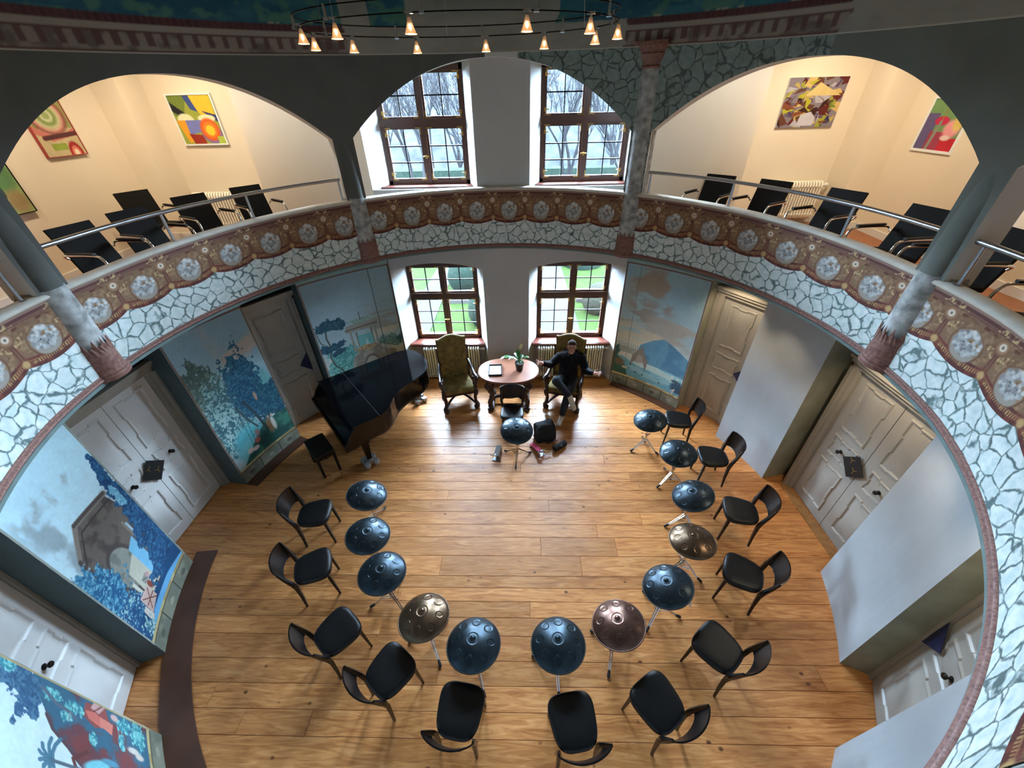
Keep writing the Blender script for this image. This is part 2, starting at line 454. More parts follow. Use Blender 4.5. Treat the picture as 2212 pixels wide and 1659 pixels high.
class Canvas:
    def __init__(s, nx, ny, w, h, base):
        s.nx, s.ny, s.w, s.h = nx, ny, w, h
        s.x, s.y = np.meshgrid(np.linspace(0, w, nx), np.linspace(0, h, ny))
        s.c = np.empty((ny, nx, 3)); s.c[:] = base
    def put(s, mask, col):
        mask = np.clip(mask, 0, 1)[..., None]
        s.c = s.c * (1 - mask) + np.asarray(col, float) * mask
    def ell(s, cx, cy, rx, ry, soft=0.15, ang=0):
        dx, dy = s.x - cx, s.y - cy; ca, sa = math.cos(ang), math.sin(ang)
        d = np.sqrt(((dx * ca + dy * sa) / rx) ** 2 + ((-dx * sa + dy * ca) / ry) ** 2)
        return 1 - sst(1 - soft, 1 + soft, d)
    def poly(s, pts):
        ins = np.zeros(s.x.shape, bool); n = len(pts)
        for i in range(n):
            x1, y1 = pts[i]; x2, y2 = pts[(i + 1) % n]
            if y1 == y2: continue
            c = ((y1 > s.y) != (y2 > s.y)) & (s.x < (x2 - x1) * (s.y - y1) / (y2 - y1) + x1)
            ins ^= c
        return ins.astype(float)
    def rect(s, x0, y0, x1, y1): return ((s.x >= x0) & (s.x <= x1) & (s.y >= y0) & (s.y <= y1)).astype(float)
    def line(s, pts, w):
        m = np.zeros(s.x.shape)
        for (x1, y1), (x2, y2) in zip(pts[:-1], pts[1:]):
            L2 = (x2 - x1) ** 2 + (y2 - y1) ** 2 + 1e-9
            t = np.clip(((s.x - x1) * (x2 - x1) + (s.y - y1) * (y2 - y1)) / L2, 0, 1)
            d = np.hypot(s.x - x1 - t * (x2 - x1), s.y - y1 - t * (y2 - y1))
            m = np.maximum(m, 1 - sst(w * 0.35, w * 0.65, d))
        return m
    def leaves(s, cx, cy, rx, ry, cols, seed, f=28, thr=0.5, edge=0.5):
        """a crown of dabbed foliage: ragged edge, three tones"""
        d = np.sqrt(((s.x - cx) / rx) ** 2 + ((s.y - cy) / ry) ** 2)
        n1 = fbm(s.x * f * 0.35, s.y * f * 0.35, seed, 4); n2 = vnoise(s.x * f, s.y * f * 1.4, seed + 3); n3 = vnoise(s.x * f * 1.7, s.y * f * 2.2, seed + 5)
        m = sst(0.0, 0.1, 1 - d + (n1 - 0.5) * edge * 2 + (n2 - 0.5) * 0.35)
        s.put(m, cols[0]); s.put(m * sst(0.5, 0.62, n2 * 0.6 + n1 * 0.4), cols[1]); s.put(m * sst(thr + 0.08, thr + 0.2, n3 * 0.7 + n1 * 0.3), cols[2])
    def clouds(s, x0, y0, x1, y1, col, seed, amt=0.8, fx=2.2, fy=6):
        n = fbm(s.x * fx, s.y * fy, seed, 5)
        w = sst(x0 - .15, x0 + .15, s.x) * (1 - sst(x1 - .15, x1 + .15, s.x)) * sst(y0 - .1, y0 + .1, s.y) * (1 - sst(y1 - .1, y1 + .1, s.y))
        s.put(amt * w * sst(0.46, 0.6, n), col)
    def grain(s, amt, f=40, seed=9):
        n = fbm(s.x * f * 0.2, s.y * f * 0.2, seed, 3) * 0.6 + vnoise(s.x * f, s.y * f, seed + 8) * 0.4
        s.c = s.c * (1 + amt * (n[..., None] - 0.5) * 2)
def paint_mesh(name, cv, fn, mat):
    """a grid surface fn(u,v) (0..1) carrying the canvas as its colour attribute"""
    nx, ny = cv.nx, cv.ny
    us, vs = np.linspace(0, 1, nx), np.linspace(0, 1, ny)
    V = [fn(u, v) for v in vs for u in us]
    i, j = np.meshgrid(np.arange(nx - 1), np.arange(ny - 1))
    a = (j * nx + i).ravel()
    F = np.stack([a, a + 1, a + nx + 1, a + nx], 1)
    me = bpy.data.meshes.new(name)
    me.from_pydata(V, [], F.tolist())
    at = me.color_attributes.new('paint', 'FLOAT_COLOR', 'POINT')
    col = np.ones((nx * ny, 4)); col[:, :3] = lin(np.clip(cv.c, 0, 255).reshape(-1, 3) / 255.0)
    at.data.foreach_set('color', col.ravel())
    me.materials.append(mat); me.shade_smooth(); me.update()
    return me

# ------------------------------------------------------------------ floor of pine planks
floor = MB().box((-0.3, 3.1, -0.16), (11.6, 9.6, 0.28)).obj('floor', M['gap'])
struct(floor, 'wide pine plank floor of the round hall')
plank_cache = {}
y = -1.2; row = 0
seams = [-1.2, -0.95, -0.7, -0.47, -0.22, 0.03, 0.27, 0.5, 0.73, 0.97, 1.17, 1.38, 1.6, 1.84, 2.03, 2.21, 2.37, 2.52, 2.79, 3.06, 3.26, 3.47, 3.68, 3.86, 4.03, 4.22, 4.4, 4.62, 4.8, 5.0, 5.22, 5.4, 5.6, 5.82, 6.0, 6.2, 6.42, 6.62, 6.84, 7.04, 7.12]
for k in range(len(seams) - 1):
    y0, y1 = seams[k], seams[k + 1]
    cuts = sorted([-5.4] + [random.uniform(-3.6, 3.2) for _ in range(random.choice((1, 1, 2)))] + [4.9])
    for x0, x1 in zip(cuts[:-1], cuts[1:]):
        if x1 - x0 < 0.25: continue
        b = 0.0025
        w, d = (x1 - x0) / 2 - 0.0012, (y1 - y0) / 2 - 0.0016
        mb = MB()
        vs = [(-w, -d, -.02), (w, -d, -.02), (w, d, -.02), (-w, d, -.02), (-w, -d, -b), (w, -d, -b), (w, d, -b), (-w, d, -b),
              (-w + b, -d + b, 0), (w - b, -d + b, 0), (w - b, d - b, 0), (-w + b, d - b, 0)]
        fs = [(0, 1, 5, 4), (1, 2, 6, 5), (2, 3, 7, 6), (3, 0, 4, 7), (4, 5, 9, 8), (5, 6, 10, 9), (6, 7, 11, 10), (7, 4, 8, 11), (8, 9, 10, 11)]
        mb.add(vs, fs)
        mb.obj('plank', M['plank'], floor, loc=((x0 + x1) / 2, (y0 + y1) / 2, 0), fix=False)
# curved brown border boards in front of the painted walls
for d0, d1, wd in ((-174.0 + 360, -122.0 + 360, 0.26), (154, 170, 0.2), (123, 142, 0.16), (38, 57.5, 0.16)):
    mb = MB()
    ds = arc(d0, d1, 2)
    ri = [Rpier(math.radians(d)) - wd for d in ds]; ro = [Rpier(math.radians(d)) + 0.01 for d in ds]
    for i in range(len(ds) - 1):
        q = [pol(ds[i], ri[i]), pol(ds[i + 1], ri[i + 1]), pol(ds[i + 1], ro[i + 1]), pol(ds[i], ro[i])]
        mb.prism(q, 0.001, 0.018)
    mb.obj('border_board', M['curb'], floor)
mb = MB().box((4.03, 3.3, 0.006), (0.13, 1.42, 0.011)); mb.obj('oak_threshold', M['oak'], floor)

# ------------------------------------------------------------------ murals
MH = 2.62
def stretch(cv, k, y0, off=0.0):
    cv.Y = cv.y; cv.y = y0 + (cv.y - off - y0) / k
    return cv
def dado(cv):
    if hasattr(cv, 'Y'): cv.y = cv.Y
    w = cv.w
    n = fbm(cv.x * 6, cv.y * 6, 4)
    cv.put(cv.rect(0, 0.225, w, 0.275), (196, 180, 130)); cv.put(cv.rect(0, 0.225, w, 0.275) * (n > .52), (170, 150, 104))
    cv.put(cv.rect(0, 0, w, 0.225), (118, 120, 106)); cv.put(cv.rect(0, 0, w, 0.225) * sst(.4, .7, n), (140, 140, 122))
    k = max(2, int(round(w / 0.36)))
    for i in range(k):
        x0 = w * i / k
        cv.put(cv.line([(x0, 0), (x0, .225)], 0.016), (66, 70, 62))
        cv.put(cv.ell(x0 + w / k / 2, .115, .05, .035, .4), (160, 158, 138) if i % 2 else (96, 98, 88))
    cv.put(cv.line([(0, .225), (w, .225)], 0.014), (74, 74, 62))
def border(cv, col=(120, 92, 74)):
    w = cv.w
    for x in (0.012, w - 0.012): cv.put(cv.line([(x, .225), (x, cv.h)], 0.02), col)
    cv.put(cv.rect(0, 2.55, w, cv.h), (140, 168, 164)); cv.put(cv.line([(0, 2.55), (w, 2.55)], 0.022), (112, 70, 60))
SKYP, SKYB = (178, 200, 206), (150, 186, 200)
def sky_fill(cv, top=SKYB, bot=SKYP):
    t = sst(0.3, 2.4, cv.y)[..., None]
    cv.c = np.asarray(bot) * (1 - t) + np.asarray(top) * t
    n = fbm(cv.x * 3, cv.y * 3, 2)
    cv.c = cv.c * (1 + .06 * (n[..., None] - .5))
def mural_pavilion():
    cv = Canvas(230, 320, 1.47, MH, SKYP); sky_fill(cv, (146, 172, 182), (176, 190, 188)); stretch(cv, 1.08, 0, .40)
    cv.clouds(.95, .75, 1.5, 1.4, (150, 150, 140), 3, .85, 1.2, 14); cv.clouds(.7, .6, 1.5, 1.0, (206, 196, 170), 8, .8, 1.5, 9)
    cv.put(sst(1.0, .3, cv.y) * .5, (196, 186, 160))
    cv.leaves(.4, .5, .33, .36, ((70, 132, 128), (96, 158, 152), (124, 178, 170)), 12, 30)
    cv.leaves(1.2, .62, .3, .14, ((84, 120, 112), (110, 142, 130), (128, 156, 140)), 15, 34)
    st, st2, st3 = (146, 142, 130), (122, 116, 104), (98, 92, 82)
    cv.put(cv.poly([(.42, .2), (.5, .5), (.62, .62), (1.02, .62), (1.3, .46), (1.32, .2)]), st)
    cv.put(cv.poly([(.42, .2), (.5, .5), (.62, .62), (1.02, .62), (1.3, .46), (1.32, .2)]) * sst(.45, .7, fbm(cv.x * 9, cv.y * 9, 6)), st2)
    cv.put(cv.ell(.82, .3, .15, .19, .06), st3); cv.put(cv.ell(.82, .27, .12, .17, .06), (150, 150, 140))
    cv.put(cv.rect(.56, .62, .6, 1.0), st); cv.put(cv.rect(.66, .66, .69, .98), st2); cv.put(cv.rect(.93, .64, .96, 1.0), st2); cv.put(cv.rect(.99, .62, 1.03, 1.02), st)
    cv.put(cv.rect(.68, .66, .94, .9), (110, 168, 166)); cv.put(cv.poly([(.78, .68), (.82, .84), (.86, .68)]), (160, 194, 188))
    cv.put(cv.poly([(.5, 1.0), (.52, 1.12), (.9, 1.16), (1.08, 1.1), (1.06, .98)]), st); cv.put(cv.line([(.5, 1.05), (1.07, 1.05)], .02), st3)
    cv.leaves(.78, 1.17, .22, .05, ((120, 150, 140), (140, 164, 150), (150, 170, 160)), 33, 40)
    cv.put(cv.line([(.8, 1.18), (.8, 1.32)], .02), (104, 112, 106)); cv.leaves(.8, .64, .2, .05, ((150, 120, 84), (186, 164, 120), (92, 92, 70)), 21, 60)
    for i in range(10):
        x = 1.06 + i * .027; cv.put(cv.line([(x, .62 - i * .013), (x, .55 - i * .013)], .012), (214, 208, 190))
    cv.put(cv.line([(1.04, .64), (1.34, .5)], .018), st3)
    cv.put(cv.line([(.26, .2), (.28, .38), (.18, .52), (.14, .7), (.2, .86), (.17, 1.05), (.2, 1.2)], .026), (78, 84, 76))
    cv.put(cv.line([(.2, .86), (.06, 1.0), (.04, 1.2)], .014), (78, 84, 76))
    for a in ((.22, 1.26, .2, .09), (.4, 1.2, .14, .09), (.12, .86, .12, .07), (.34, .86, .16, .08), (.3, .74, .12, .05)):
        cv.leaves(*a, ((44, 78, 96), (58, 98, 112), (36, 64, 80)), int(a[0] * 90), 34, edge=.75)
    cv.leaves(1.4, .62, .08, .07, ((52, 84, 92), (70, 104, 106), (44, 70, 80)), 71, 40, edge=.8)
    cv.put(cv.line([(1.12, .25), (1.12, 2.4)], .008), (70, 78, 76))
    dado(cv); border(cv); cv.grain(.05); return cv
def mural_grove():
    cv = Canvas(210, 330, 1.16, MH, SKYP); sky_fill(cv, (146, 176, 188), (172, 192, 194)); stretch(cv, 1.32, .28)
    cv.clouds(.55, 1.2, 1.2, 2.0, (192, 174, 160), 4, .9, 2.0, 5)
    cv.put(cv.ell(.98, 1.05, .16, .2, .5), (110, 172, 174))
    cv.leaves(.18, 1.4, .26, .3, ((84, 104, 98), (112, 130, 120), (70, 92, 90)), 2, 34)
    cv.leaves(.32, 1.02, .36, .42, ((66, 98, 104), (112, 148, 148), (148, 178, 172)), 6, 32)
    cv.leaves(.72, 1.12, .28, .5, ((36, 78, 104), (50, 98, 120), (62, 112, 132)), 9, 34)
    cv.leaves(.96, .78, .26, .34, ((38, 84, 104), (58, 108, 122), (34, 70, 92)), 14, 34)
    cv.leaves(.22, .78, .28, .34, ((60, 100, 108), (134, 172, 170), (158, 190, 184)), 18, 32)
    cv.put(cv.ell(.42, .52, .28, .2, .35), (92, 176, 186)); cv.put(cv.ell(.34, .4, .2, .14, .4), (116, 190, 194))
    cv.put(cv.poly([(.12, .27), (.5, .5), (.75, .62), (1.16, .6), (1.16, .27)]), (44, 88, 84))
    cv.put(cv.poly([(.12, .27), (.5, .5), (.75, .62), (1.16, .6), (1.16, .27)]) * sst(.45, .7, fbm(cv.x * 7, cv.y * 9, 31)), (70, 128, 110))
    cv.put(cv.line([(.72, .5), (.66, .78), (.58, 1.0)], .04), (48, 66, 70)); cv.put(cv.line([(.6, .62), (.5, .8), (.44, 1.0)], .024), (54, 70, 72))
    cv.put(cv.line([(.44, .95), (.4, .42)], .008), (60, 90, 96)); cv.put(cv.line([(.5, .92), (.46, .44)], .008), (60, 90, 96))
    for x, y, a, b, c in ((.33, .4, .06, .035, (222, 196, 192)), (.42, .38, .06, .03, (228, 214, 210)), (.5, .46, .05, .04, (176, 96, 88)), (.55, .55, .04, .05, (150, 126, 124)),
                          (.78, .52, .045, .11, (146, 112, 82)), (.85, .52, .035, .1, (224, 220, 210)), (.81, .64, .02, .025, (196, 160, 140)), (.87, .64, .02, .02, (210, 180, 160)), (.9, .62, .035, .012, (214, 214, 206))):
        cv.put(cv.ell(x, y, a, b, .3), c)
    cv.put(cv.ell(.78, .98, .025, .06, .3), (176, 142, 124))
    dado(cv); border(cv); cv.grain(.06); return cv
def mural_ruin():
    cv = Canvas(250, 380, 1.13, MH, SKYP); sky_fill(cv, (196, 230, 240), (220, 236, 236))
    cv.clouds(.05, 1.35, .85, 2.25, (150, 164, 168), 7, .85, 3.5, 2.6); cv.clouds(.3, 1.2, 1.0, 1.8, (162, 174, 178), 11, .7, 3, 2.4)
    cv.leaves(.1, 1.3, .18, .2, ((46, 104, 142), (78, 142, 176), (120, 176, 196)), 5, 34, edge=.8)
    br, br2, br3 = (112, 102, 94), (84, 76, 72), (138, 128, 116)
    bp = [(.22, .5), (.24, 1.5), (.46, 1.72), (.9, 1.66), (1.0, 1.3), (1.13, .9), (1.13, .4), (.5, .36)]
    cv.put(cv.poly(bp), br); cv.put(cv.poly(bp) * sst(.45, .7, fbm(cv.x * 8, cv.y * 8, 3)), br2)
    cv.put(cv.line([(.22, 1.5), (.46, 1.74), (.92, 1.67)], .06), br3); cv.put(cv.line([(.24, 1.42), (.46, 1.64), (.92, 1.58)], .02), (72, 64, 60))
    for i in range(14):
        t = i / 13; cv.put(cv.ell(.2 + t * .02, .55 + t * .95, .025, .03, .3), br2)
        cv.put(cv.ell(.46 + t * .45, 1.75 - t * .07, .022, .022, .3), br2)
    cv.put(cv.ell(.5, .98, .21, .3, .04), br2); cv.put(cv.ell(.5, .96, .175, .265, .04), (146, 148, 138)); cv.put(cv.ell(.5, .96, .175, .265, .04) * sst(.45, .65, fbm(cv.x * 12, cv.y * 12, 17)), (122, 126, 118))
    cv.put(cv.poly([(.44, .45), (.46, .9), (.76, 1.02), (.78, .45)]), (198, 194, 176)); cv.put(cv.poly([(.66, .55), (.66, 1.04), (.8, 1.1), (.8, .6)]), (126, 190, 220))
    cv.put(cv.rect(.5, .62, .6, .7), (150, 150, 142)); cv.put(cv.line([(.52, .68), (.58, .64)], .015), (100, 104, 104)); cv.put(cv.rect(.38, .4, .42, .8), (206, 204, 190))
    cv.put(cv.line([(.88, .5), (.86, 1.24)], .03), (168, 196, 208)); cv.put(cv.rect(.82, .45, .85, 1.3), br3)
    for x, y, rx, ry, sd in ((1.04, 1.25, .13, .5, 4), (1.0, .75, .2, .42, 8), (1.02, 1.72, .08, .16, 13), (1.07, 1.92, .06, .14, 22), (.86, .5, .26, .2, 29)):
        cv.leaves(x, y, rx, ry, ((34, 70, 108), (44, 88, 126), (58, 112, 148)), sd, 30, edge=.6)
    cv.leaves(1.02, 1.5, .05, .18, ((120, 180, 200), (150, 200, 212), (96, 160, 190)), 50, 36, edge=.8)
    cv.leaves(.16, 1.0, .26, .34, ((38, 92, 132), (74, 138, 170), (120, 178, 194)), 25, 30, edge=.7); cv.leaves(.16, .62, .26, .24, ((34, 78, 118), (52, 104, 142), (150, 190, 190)), 27, 32, edge=.6)
    cv.put(cv.poly([(0, .27), (0, .55), (.3, .5), (.7, .42), (1.13, .5), (1.13, .27)]), (34, 76, 116))
    cv.put(cv.poly([(.1, .275), (.34, .36), (.8, .36), (1.13, .3), (1.13, .275)]), (108, 172, 214))
    cv.put(cv.poly([(.3, .36), (.32, .62), (.5, .6), (.5, .4)]), (206, 178, 166))
    for a in (((.34, .4), (.48, .58)), ((.48, .4), (.34, .58)), ((.33, .48), (.5, .48))): cv.put(cv.line(a, .012), (120, 60, 52))
    cv.put(cv.poly([(.22, .32), (.24, .5), (.3, .52), (.3, .34)]), (216, 206, 192)); cv.put(cv.ell(.54, .56, .03, .06, .3), (140, 70, 60)); cv.put(cv.ell(.6, .66, .03, .03, .3), (196, 150, 150))
    cv.leaves(.14, .36, .1, .1, ((60, 110, 140), (150, 194, 190), (190, 214, 200)), 41, 44, edge=.9)
    dado(cv); border(cv, (150, 150, 138)); cv.grain(.05); return cv
def mural_tropics():
    cv = Canvas(250, 380, 1.6, MH, SKYP); sky_fill(cv, (206, 230, 240), (222, 236, 240))
    cv.clouds(.2, 1.0, 1.0, 1.7, (190, 206, 214), 5, .6, 2, 3)
    rk = [(.6, .2), (.72, .7), (.86, 1.0), (1.0, 1.2), (1.11, 1.31), (1.2, 1.46), (1.34, 1.52), (1.42, 1.58), (1.6, 1.66), (1.6, .2)]
    cv.put(cv.poly(rk), (66, 108, 130)); cv.put(cv.poly(rk) * sst(.46, .62, fbm(cv.x * 5, cv.y * 5, 12)), (112, 74, 80))
    for x, y, rx, ry in ((1.16, 1.16, .14, .1), (1.24, .86, .1, .16), (1.12, .6, .2, .14), (1.4, .72, .1, .12), (.95, .8, .12, .2)): cv.put(cv.ell(x, y, rx, ry, .5) * sst(.3, .6, fbm(cv.x * 11, cv.y * 11, 4)), (126, 72, 72))
    cv.put(cv.line([(1.3, 1.5), (1.2, 1.44), (1.1, 1.3), (1.0, 1.2), (.9, 1.05)], .03), (94, 74, 78))
    cv.put(cv.poly([(1.36, .98), (1.42, 1.12), (1.55, 1.1), (1.58, .86), (1.46, .8)]), (150, 84, 80)); cv.put(cv.poly([(1.38, .9), (1.42, 1.06), (1.48, 1.1), (1.5, .98), (1.44, .86)]), (206, 116, 104)); cv.put(cv.poly([(1.36, .78), (1.4, .92), (1.48, .92), (1.46, .76)]), (214, 132, 116)); cv.put(cv.poly([(1.5, .94), (1.52, 1.04), (1.58, 1.0), (1.58, .86)]), (200, 160, 156)); cv.put(cv.line([(1.5, 1.0), (1.58, .9)], .012), (120, 60, 62))
    for x, y, rx, ry, sd in ((1.52, 1.78, .13, .2, 3), (1.4, 1.7, .12, .12, 9), (1.24, 1.76, .1, .07, 15), (1.56, 2.1, .16, .3, 19), (1.3, 1.62, .08, .06, 23)):
        cv.leaves(x, y, rx, ry, ((62, 100, 132), (84, 126, 154), (54, 88, 120)), sd, 34, edge=.9)
    for x, y, rx, ry, sd in ((1.55, 1.9, .06, .1, 4), (1.47, 1.45, .05, .1, 7), (1.46, 1.24, .06, .12, 8), (1.36, 1.3, .05, .08, 26), (1.26, 1.02, .06, .05, 28), (1.5, .62, .08, .1, 31), (1.34, .66, .07, .05, 33), (1.46, .42, .14, .1, 36)):
        cv.leaves(x, y, rx, ry, ((66, 138, 152), (112, 188, 188), (146, 208, 202)), sd, 40, edge=.7)
    cv.put(cv.line([(1.5, 1.55), (1.42, 1.4), (1.4, 1.26), (1.36, 1.2)], .03), (98, 108, 124)); cv.put(cv.line([(1.4, 1.26), (1.33, 1.28)], .014), (140, 146, 146))
    cv.put(cv.line([(.88, 1.22), (1.02, 1.26), (1.12, 1.1)], .035), (108, 66, 66)); cv.put(cv.ell(1.03, 1.0, .05, .16, .25, .3), (128, 204, 216)); cv.put(cv.ell(1.1, .84, .03, .1, .3), (92, 150, 172))
    px, py = .95, 1.46
    for a in (1.0, 1.35, 1.7, 2.05, 2.5, 3.0, .5, .1):
        pts = [(px + t * .2 * math.cos(a), py + t * .24 * math.sin(a) - .12 * t * t) for t in (0, .33, .66, 1)]
        cv.put(cv.line(pts, .03), (70, 112, 136)); cv.put(cv.line(pts, .012), (92, 136, 152))
    cv.put(cv.line([(.95, 1.1), (.95, 1.46)], .03), (92, 110, 122)); cv.put(cv.ell(1.3, .5, .03, .08, .3), (202, 196, 186)); cv.put(cv.ell(1.26, .42, .03, .06, .3), (206, 190, 178)); cv.put(cv.ell(1.53, .74, .03, .05, .3), (214, 176, 166))
    dado(cv); border(cv, (176, 160, 120)); cv.grain(.05); return cv
def mural_lake():
    cv = Canvas(230, 320, 1.45, MH, SKYP); sky_fill(cv, (146, 176, 186), (182, 196, 192)); stretch(cv, 1.2, .28)
    cv.clouds(.1, 1.5, .95, 2.15, (150, 138, 122), 6, .95, 2.2, 4.5); cv.clouds(.0, 1.2, .7, 1.7, (146, 138, 126), 16, .9, 1.8, 7)
    cv.clouds(.5, 1.05, 1.5, 1.5, (168, 158, 144), 9, .85, 1.4, 8); cv.clouds(.0, .85, .9, 1.25, (196, 184, 156), 13, .9, 1.2, 9)
    cv.put(sst(1.15, .7, cv.y) * .55 * sst(1.2, .2, cv.x), (206, 198, 168))
    mt = [(.38, .55), (.5, .92), (.72, 1.06), (.92, 1.14), (1.1, 1.08), (1.45, .94), (1.45, .5)]
    cv.put(cv.poly(mt), (92, 138, 160)); cv.put(cv.poly(mt) * sst(.4, .7, fbm(cv.x * 7, cv.y * 7, 21)), (78, 122, 148))
    cv.put(cv.rect(0, .27, 1.45, .62), (104, 162, 182)); n = fbm(cv.x * 4, cv.y * 22, 23)
    cv.put(cv.rect(0, .27, 1.45, .62) * sst(.45, .6, n), (136, 186, 196)); cv.put(cv.poly([(.2, .62), (.5, .52), (1.1, .5), (1.45, .42), (1.45, .52), (.9, .62)]), (176, 200, 196))
    cv.put(cv.rect(.02, .72, .5, .82), (168, 164, 144))
    for i in range(11):
        cv.put(cv.rect(.04 + i * .042, .7, .065 + i * .042, .8), (130, 140, 136)); cv.put(cv.line([(.03 + i * .042, .8), (.03 + i * .042, .88)], .012), (128, 134, 128))
    cv.put(cv.poly([(.36, .5), (.38, .7), (.5, .84), (.56, .9), (.62, .76), (.7, .66), (.68, .46), (.62, .6), (.5, .64), (.42, .58)]), (124, 116, 108)); cv.put(cv.poly([(.44, .58), (.5, .74), (.58, .72), (.62, .6)]), (152, 142, 130))
    cv.put(cv.poly([(0, .27), (0, .66), (.18, .56), (.3, .4), (.34, .27)]), (52, 92, 82)); cv.put(cv.ell(.14, .5, .1, .07, .4), (112, 96, 82)); cv.leaves(.06, .72, .08, .12, ((48, 84, 84), (70, 104, 98), (40, 72, 74)), 7, 40, edge=.9)
    cv.put(cv.ell(.26, .42, .05, .025, .3), (206, 190, 176)); cv.put(cv.line([(.3, .4), (.36, .5)], .012), (196, 176, 160)); cv.put(cv.ell(.37, .51, .02, .014, .3), (70, 60, 56))
    cv.put(cv.ell(1.36, .42, .14, .1, .3), (56, 84, 104)); cv.put(cv.line([(1.26, .33), (1.32, .38), (1.28, .28)], .02), (208, 196, 190)); cv.leaves(1.3, .52, .09, .03, ((60, 88, 104), (80, 110, 118), (50, 76, 94)), 44, 50)
    for x in (.5, .64, 1.0): cv.put(cv.ell(x, .42 - x * .05, .02, .012, .4), (52, 66, 76))
    for x in (1.2, 1.3, 1.4): cv.put(cv.rect(x, .56, x + .06, .59), (206, 206, 196))
    cv.put(cv.line([(.26, .25), (.26, 2.4)], .008), (84, 92, 90))
    dado(cv); border(cv, (104, 72, 60)); cv.grain(.05); return cv

# ------------------------------------------------------------------ ground-floor wall piers
ZSOF = 2.86
def wall_pier(d0, d1, mats, label, mural=None, rout=4.86):
    """a wedge of wall from angle d0 to d1 (d0 > d1: left to right seen from inside)"""
    ds = arc(d0, d1, 1.5)
    inner = [pol(d, Rpier(math.radians(d))) for d in ds]
    n = len(ds)
    outer = [pol(d, rout - 0.3 * nsin(math.radians(d))) for d in (ds[0], ds[n // 2], ds[-1])]
    mb = MB()
    for i in range(n - 1):
        a, b = inner[i], inner[i + 1]
        mb.add([(*a, 0), (*b, 0), (*b, ZSOF), (*a, ZSOF)], [(0, 1, 2, 3)], 0)
    for a, b in ((outer[0], inner[0]), (inner[-1], outer[2]), (outer[2], outer[1]), (outer[1], outer[0])):
        mb.add([(*a, 0), (*b, 0), (*b, ZSOF), (*a, ZSOF)], [(0, 1, 2, 3)], 1)
    w = struct(mb.obj('wall_pier', mats, fix=False), label)
    if mural:
        cv = mural()
        def fn(u, v):
            d = d0 + (d1 - d0) * u
            return pol(d, Rpier(math.radians(d)) - 0.004, v * MH)
        link('mural', paint_mesh('mural', cv, fn, M['paint']), w)
    return w
PL, PR = [M['pierwhite'], M['revealL']], [M['pierwhite'], M['revealR']]
wall_pier(142, 120.3, PL, 'wall painted with a garden pavilion scene behind the grand piano', mural_pavilion)
wall_pier(170, 154, PL, 'wall painted with blue trees and a swing', mural_grove)
wall_pier(204, 188, PL, 'wall painted with a ruined arch and blue shrubs', mural_ruin)
wall_pier(238, 216, PL, 'wall painted with palms and red rocks', mural_tropics)
wall_pier(58.4, 38, PR, 'wall painted with a lake and blue mountain', mural_lake)
wall_pier(26, 12, PR, 'plain blue grey plaster wall pier')
wall_pier(-9, -24, PR, 'plain blue grey plaster wall pier')
wall_pier(-36, -58, PR, 'plain blue grey plaster wall pier')
wall_pier(302, 238, PL, 'plain plaster wall below the near gallery')
# solid wall behind the door niches
for d0, d1 in ((154, 142), (188, 170), (216, 204), (38, 26), (12, -9), (-24, -36)):
    r = 4.64 - 0.42 * nsin(math.radians((d0 + d1) / 2))
    q = [pol(max(d0, d1) + .6, r), pol(min(d0, d1) - .6, r), pol(min(d0, d1) - .6, r + .22), pol(max(d0, d1) + .6, r + .22)]
    struct(MB().prism(q, 0, ZSOF).obj('wall_niche', M['revealL'] if abs(d0) > 90 else M['revealR']))

# ------------------------------------------------------------------ doors
def eared(x0, z0, x1, z1, o=0.018):
    w, h = x1 - x0, z1 - z0
    def side(a, b, nrm, L):
        (ax, az), (bx, bz) = a, b
        out = [(ax, az)]
        for t, k in ((.30, 0), (.33, 1), (.67, 1), (.70, 0)):
            out.append((ax + (bx - ax) * t + nrm[0] * o * k, az + (bz - az) * t + nrm[1] * o * k))
        return out
    return side((x0, z0), (x1, z0), (0, 1), w) + side((x1, z0), (x1, z1), (-1, 0), h) + side((x1, z1), (x0, z1), (0, -1), w) + side((x0, z1), (x0, z0), (1, 0), h)
def door_panel(x0, z0, x1, z1, yf, parent, mat):
    mb = MB()
    out = eared(x0, z0, x1, z1); inn = eared(x0 + .045, z0 + .045, x1 - .045, z1 - .045, .014)
    fld = eared(x0 + .085, z0 + .085, x1 - .085, z1 - .085, .012)
    n = len(out)
    rings = [[(x, yf + .002, z) for x, z in out], [(x, yf - .016, z) for x, z in [(lerp(a[0], b[0], .3), lerp(a[1], b[1], .3)) for a, b in zip(out, inn)]],
             [(x, yf - .014, z) for x, z in [(lerp(a[0], b[0], .6), lerp(a[1], b[1], .6)) for a, b in zip(out, inn)]], [(x, yf + .004, z) for x, z in inn], [(x, yf - .008, z) for x, z in fld]]
    vs = [p for r in rings for p in r]
    fs = [(k * n + i, k * n + (i + 1) % n, (k + 1) * n + (i + 1) % n, (k + 1) * n + i) for k in range(4) for i in range(n)]
    fs.append(tuple(4 * n + i for i in range(n)))
    mb.add(vs, fs)
    return mb.obj('panel', mat, parent, smooth=30)
